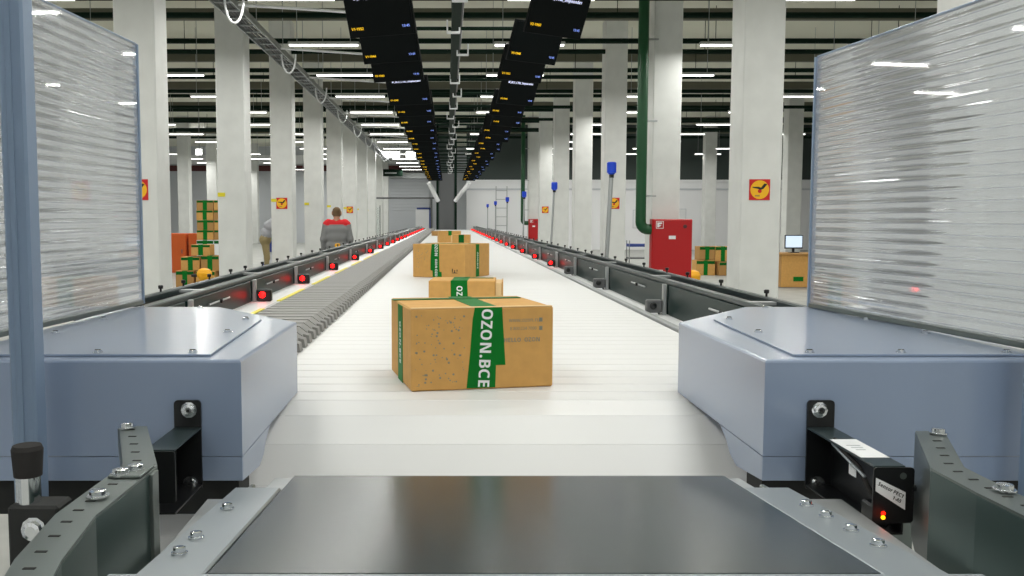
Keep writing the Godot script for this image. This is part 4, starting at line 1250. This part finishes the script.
# ------------------------------------------------------------------ people: one continuous skin over tapered bones, as surface nets
func body_mesh(bones: Array, cell: float, k: float) -> ArrayMesh:
	var lo := Vector3(1e9, 1e9, 1e9)
	var hi := -lo
	for b in bones:
		for e in [[b[0], b[2]], [b[1], b[3]]]:
			lo = lo.min(e[0] - Vector3.ONE * (e[1] + 0.05)); hi = hi.max(e[0] + Vector3.ONE * (e[1] + 0.05))
	var nx := int((hi.x - lo.x) / cell) + 2
	var ny := int((hi.y - lo.y) / cell) + 2
	var nz := int((hi.z - lo.z) / cell) + 2
	var val := PackedFloat32Array()
	val.resize(nx * ny * nz)
	for iy in ny:
		for iz in nz:
			for ix in nx:
				val[(iy * nz + iz) * nx + ix] = field(bones, lo + Vector3(ix, iy, iz) * cell, k)
	var id := PackedInt32Array()
	id.resize(nx * ny * nz)
	id.fill(-1)
	var pts := PackedVector3Array()
	var corners := [[0, 0, 0], [1, 0, 0], [0, 1, 0], [1, 1, 0], [0, 0, 1], [1, 0, 1], [0, 1, 1], [1, 1, 1]]
	var edges := [[0, 1], [2, 3], [4, 5], [6, 7], [0, 2], [1, 3], [4, 6], [5, 7], [0, 4], [1, 5], [2, 6], [3, 7]]
	for iy in ny - 1:
		for iz in nz - 1:
			for ix in nx - 1:
				var s := PackedFloat32Array()
				var inside := 0
				for c in corners:
					var q := val[((iy + c[1]) * nz + iz + c[2]) * nx + ix + c[0]]
					s.append(q)
					if q < 0.0: inside += 1
				if inside == 0 or inside == 8: continue
				var sum := Vector3.ZERO
				var cnt := 0
				for e in edges:
					var a := s[e[0]]
					var b := s[e[1]]
					if (a < 0.0) != (b < 0.0):
						var f := a / (a - b)
						var ca = corners[e[0]]
						var cb = corners[e[1]]
						sum += Vector3(ca[0], ca[1], ca[2]).lerp(Vector3(cb[0], cb[1], cb[2]), f)
						cnt += 1
				id[(iy * nz + iz) * nx + ix] = pts.size()
				pts.append(lo + (Vector3(ix, iy, iz) + sum / cnt) * cell)
	var nrm := PackedVector3Array()
	var col := PackedColorArray()
	var h := cell * 0.5
	for p in pts:
		nrm.append(Vector3(field(bones, p + Vector3(h, 0, 0), k) - field(bones, p - Vector3(h, 0, 0), k), field(bones, p + Vector3(0, h, 0), k) - field(bones, p - Vector3(0, h, 0), k), field(bones, p + Vector3(0, 0, h), k) - field(bones, p - Vector3(0, 0, h), k)).normalized())
		var best := 1e9
		var cc := Color.WHITE
		for b in bones:
			var dd := bone(b, p)
			if dd < best:
				best = dd; cc = b[4]
		col.append(cc)
	var idx := PackedInt32Array()
	var st := [1, nz * nx, nx]                           # steps along x, y, z
	for iy in range(1, ny - 1):
		for iz in range(1, nz - 1):
			for ix in range(1, nx - 1):
				var at := (iy * nz + iz) * nx + ix
				for ax in 3:
					var a := val[at]
					var b := val[at + st[ax]]
					if (a < 0.0) == (b < 0.0): continue
					var u: int = st[(ax + 1) % 3]
					var w: int = st[(ax + 2) % 3]
					var q := [id[at], id[at - u], id[at - u - w], id[at - w]]
					if q.has(-1): continue
					var fn := (pts[q[1]] - pts[q[0]]).cross(pts[q[2]] - pts[q[0]])
					var tris := [q[0], q[1], q[2], q[0], q[2], q[3]]
					if fn.dot(nrm[q[0]]) > 0.0: tris = [q[0], q[2], q[1], q[0], q[3], q[2]]
					for i in tris: idx.append(i)
	var arr := []
	arr.resize(Mesh.ARRAY_MAX)
	arr[Mesh.ARRAY_VERTEX] = pts
	arr[Mesh.ARRAY_NORMAL] = nrm
	arr[Mesh.ARRAY_COLOR] = col
	arr[Mesh.ARRAY_INDEX] = idx
	var m := ArrayMesh.new()
	m.add_surface_from_arrays(Mesh.PRIMITIVE_TRIANGLES, arr)
	return m

func bone(b: Array, p: Vector3) -> float:
	var ab: Vector3 = b[1] - b[0]
	var f := clampf((p - b[0]).dot(ab) / maxf(ab.length_squared(), 1e-8), 0.0, 1.0)
	return (p - (b[0] + ab * f)).length() - lerpf(b[2], b[3], f)

func field(bones: Array, p: Vector3, k: float) -> float:
	var r := 1e9
	for b in bones:
		var d := bone(b, p)
		var h := maxf(k - absf(r - d), 0.0) / k
		r = minf(r, d) - h * h * k * 0.25
	return r

func people() -> void:
	var grey := Color(0.24, 0.245, 0.25)
	var dark := Color(0.10, 0.105, 0.11)
	var red := Color(0.72, 0.02, 0.03)
	var skin := Color(0.55, 0.30, 0.20)
	var hair := Color(0.16, 0.10, 0.05)
	var boot := Color(0.03, 0.03, 0.03)
	# worker seen from behind: jacket with red shoulders
	var V := func(x: float, y: float, z: float) -> Vector3: return Vector3(x, y, z)
	var bones := [
		[V.call(-0.09, 0.92, 0), V.call(-0.1, 0.5, 0.01), 0.095, 0.07, dark], [V.call(-0.1, 0.5, 0.01), V.call(-0.11, 0.1, 0.03), 0.07, 0.055, dark],
		[V.call(0.09, 0.92, 0), V.call(0.1, 0.5, -0.02), 0.095, 0.07, dark], [V.call(0.1, 0.5, -0.02), V.call(0.11, 0.1, 0.0), 0.07, 0.055, dark],
		[V.call(-0.11, 0.05, 0.03), V.call(-0.12, 0.045, -0.14), 0.05, 0.045, boot], [V.call(0.11, 0.05, 0.0), V.call(0.12, 0.045, -0.17), 0.05, 0.045, boot],
		[V.call(-0.08, 0.96, 0), V.call(0.08, 0.96, 0), 0.14, 0.14, grey], [V.call(-0.08, 1.14, 0), V.call(0.08, 1.14, 0), 0.14, 0.14, grey],
		[V.call(-0.11, 1.28, 0), V.call(0.11, 1.28, 0), 0.13, 0.13, grey], [V.call(-0.13, 1.40, 0), V.call(0.13, 1.40, 0), 0.085, 0.085, red],
		[V.call(-0.17, 1.43, 0), V.call(-0.2, 1.40, 0), 0.07, 0.072, red], [V.call(0.17, 1.43, 0), V.call(0.2, 1.40, 0), 0.07, 0.072, red],
		[V.call(-0.215, 1.36, 0), V.call(-0.27, 1.1, 0.02), 0.072, 0.06, grey], [V.call(-0.27, 1.1, 0.02), V.call(-0.275, 0.88, -0.06), 0.058, 0.045, grey],
		[V.call(0.215, 1.36, 0), V.call(0.27, 1.1, 0.02), 0.072, 0.06, grey], [V.call(0.27, 1.1, 0.02), V.call(0.275, 0.88, -0.06), 0.058, 0.045, grey],
		[V.call(0, 1.45, 0), V.call(0, 1.56, -0.01), 0.06, 0.055, skin],
		[V.call(0, 1.60, -0.02), V.call(0, 1.66, -0.01), 0.08, 0.082, hair], [V.call(0, 1.58, -0.06), V.call(0, 1.62, -0.07), 0.06, 0.06, skin],
		[V.call(-0.085, 1.6, -0.02), V.call(-0.085, 1.63, -0.02), 0.018, 0.018, skin], [V.call(0.085, 1.6, -0.02), V.call(0.085, 1.63, -0.02), 0.018, 0.018, skin],
	]
	for s in [-1, 1]:
		bones.append([V.call(s * 0.276, 0.85, -0.07), V.call(s * 0.275, 0.79, -0.09), 0.038, 0.034, skin])
		for f in 4: bones.append([V.call(s * (0.276 + 0.0), 0.78, -0.066 - 0.018 * f), V.call(s * 0.27, 0.70 + 0.008 * absi(f - 1), -0.075 - 0.02 * f), 0.011, 0.009, skin])
		bones.append([V.call(s * 0.262, 0.83, -0.1), V.call(s * 0.245, 0.76, -0.13), 0.012, 0.01, skin])
	var t := thing("person", "person in grey work jacket with red shoulders walking away beside the rail", "person", P(-2.2, 0, 18.0), 0.06)
	inst("body", body_mesh(bones, 0.018, 0.035), M.clothes, t)
	put("belt_pouch", bx(Vector3(0.02, 0.98, 0.15), Vector3(0.1, 0.07, 0.05), 0.012), M.tub_yellow, t)
	# worker bending over goods between two columns
	var pale := Color(0.42, 0.43, 0.47)
	var tan_ := Color(0.30, 0.24, 0.12)
	bones = [
		[V.call(0, 0.92, -0.09), V.call(0.03, 0.5, -0.1), 0.1, 0.075, tan_], [V.call(0.03, 0.5, -0.1), V.call(0.0, 0.1, -0.11), 0.07, 0.055, tan_],
		[V.call(0, 0.92, 0.09), V.call(0.05, 0.5, 0.1), 0.1, 0.075, tan_], [V.call(0.05, 0.5, 0.1), V.call(0.02, 0.1, 0.11), 0.07, 0.055, tan_],
		[V.call(0.0, 0.05, -0.11), V.call(0.15, 0.045, -0.12), 0.05, 0.045, boot], [V.call(0.02, 0.05, 0.11), V.call(0.17, 0.045, 0.12), 0.05, 0.045, boot],
		[V.call(0, 0.97, -0.07), V.call(0, 0.97, 0.07), 0.145, 0.145, tan_], [V.call(0.05, 1.15, -0.08), V.call(0.05, 1.15, 0.08), 0.15, 0.15, pale],
		[V.call(0.12, 1.33, -0.12), V.call(0.12, 1.33, 0.12), 0.14, 0.14, pale], [V.call(0.17, 1.42, -0.16), V.call(0.17, 1.42, 0.16), 0.085, 0.085, pale],
		[V.call(0.18, 1.40, 0.2), V.call(0.27, 1.14, 0.25), 0.07, 0.058, pale], [V.call(0.27, 1.14, 0.25), V.call(0.46, 1.02, 0.2), 0.05, 0.04, pale],
		[V.call(0.18, 1.40, -0.2), V.call(0.27, 1.14, -0.25), 0.07, 0.058, pale], [V.call(0.27, 1.14, -0.25), V.call(0.46, 1.02, -0.2), 0.05, 0.04, pale],
		[V.call(0.21, 1.47, 0), V.call(0.27, 1.55, 0), 0.06, 0.055, skin], [V.call(0.3, 1.60, 0), V.call(0.29, 1.66, 0), 0.08, 0.082, hair],
		[V.call(0.35, 1.57, 0), V.call(0.36, 1.62, 0), 0.06, 0.06, skin],
	]
	for s in [-1, 1]:
		bones.append([V.call(0.5, 1.01, s * 0.19), V.call(0.55, 0.99, s * 0.18), 0.036, 0.032, skin])
		for f in 4: bones.append([V.call(0.57, 0.985, s * (0.155 + 0.018 * f)), V.call(0.64 - 0.006 * absi(f - 1), 0.95, s * (0.15 + 0.02 * f)), 0.011, 0.009, skin])
		bones.append([V.call(0.52, 1.0, s * 0.15), V.call(0.57, 0.99, s * 0.12), 0.012, 0.01, skin])
	t = thing("person", "person in pale grey shirt bending forward between two white columns", "person", P(-4.68, 0, 23.2), 0.1)
	inst("body", body_mesh(bones, 0.02, 0.035), M.clothes, t)
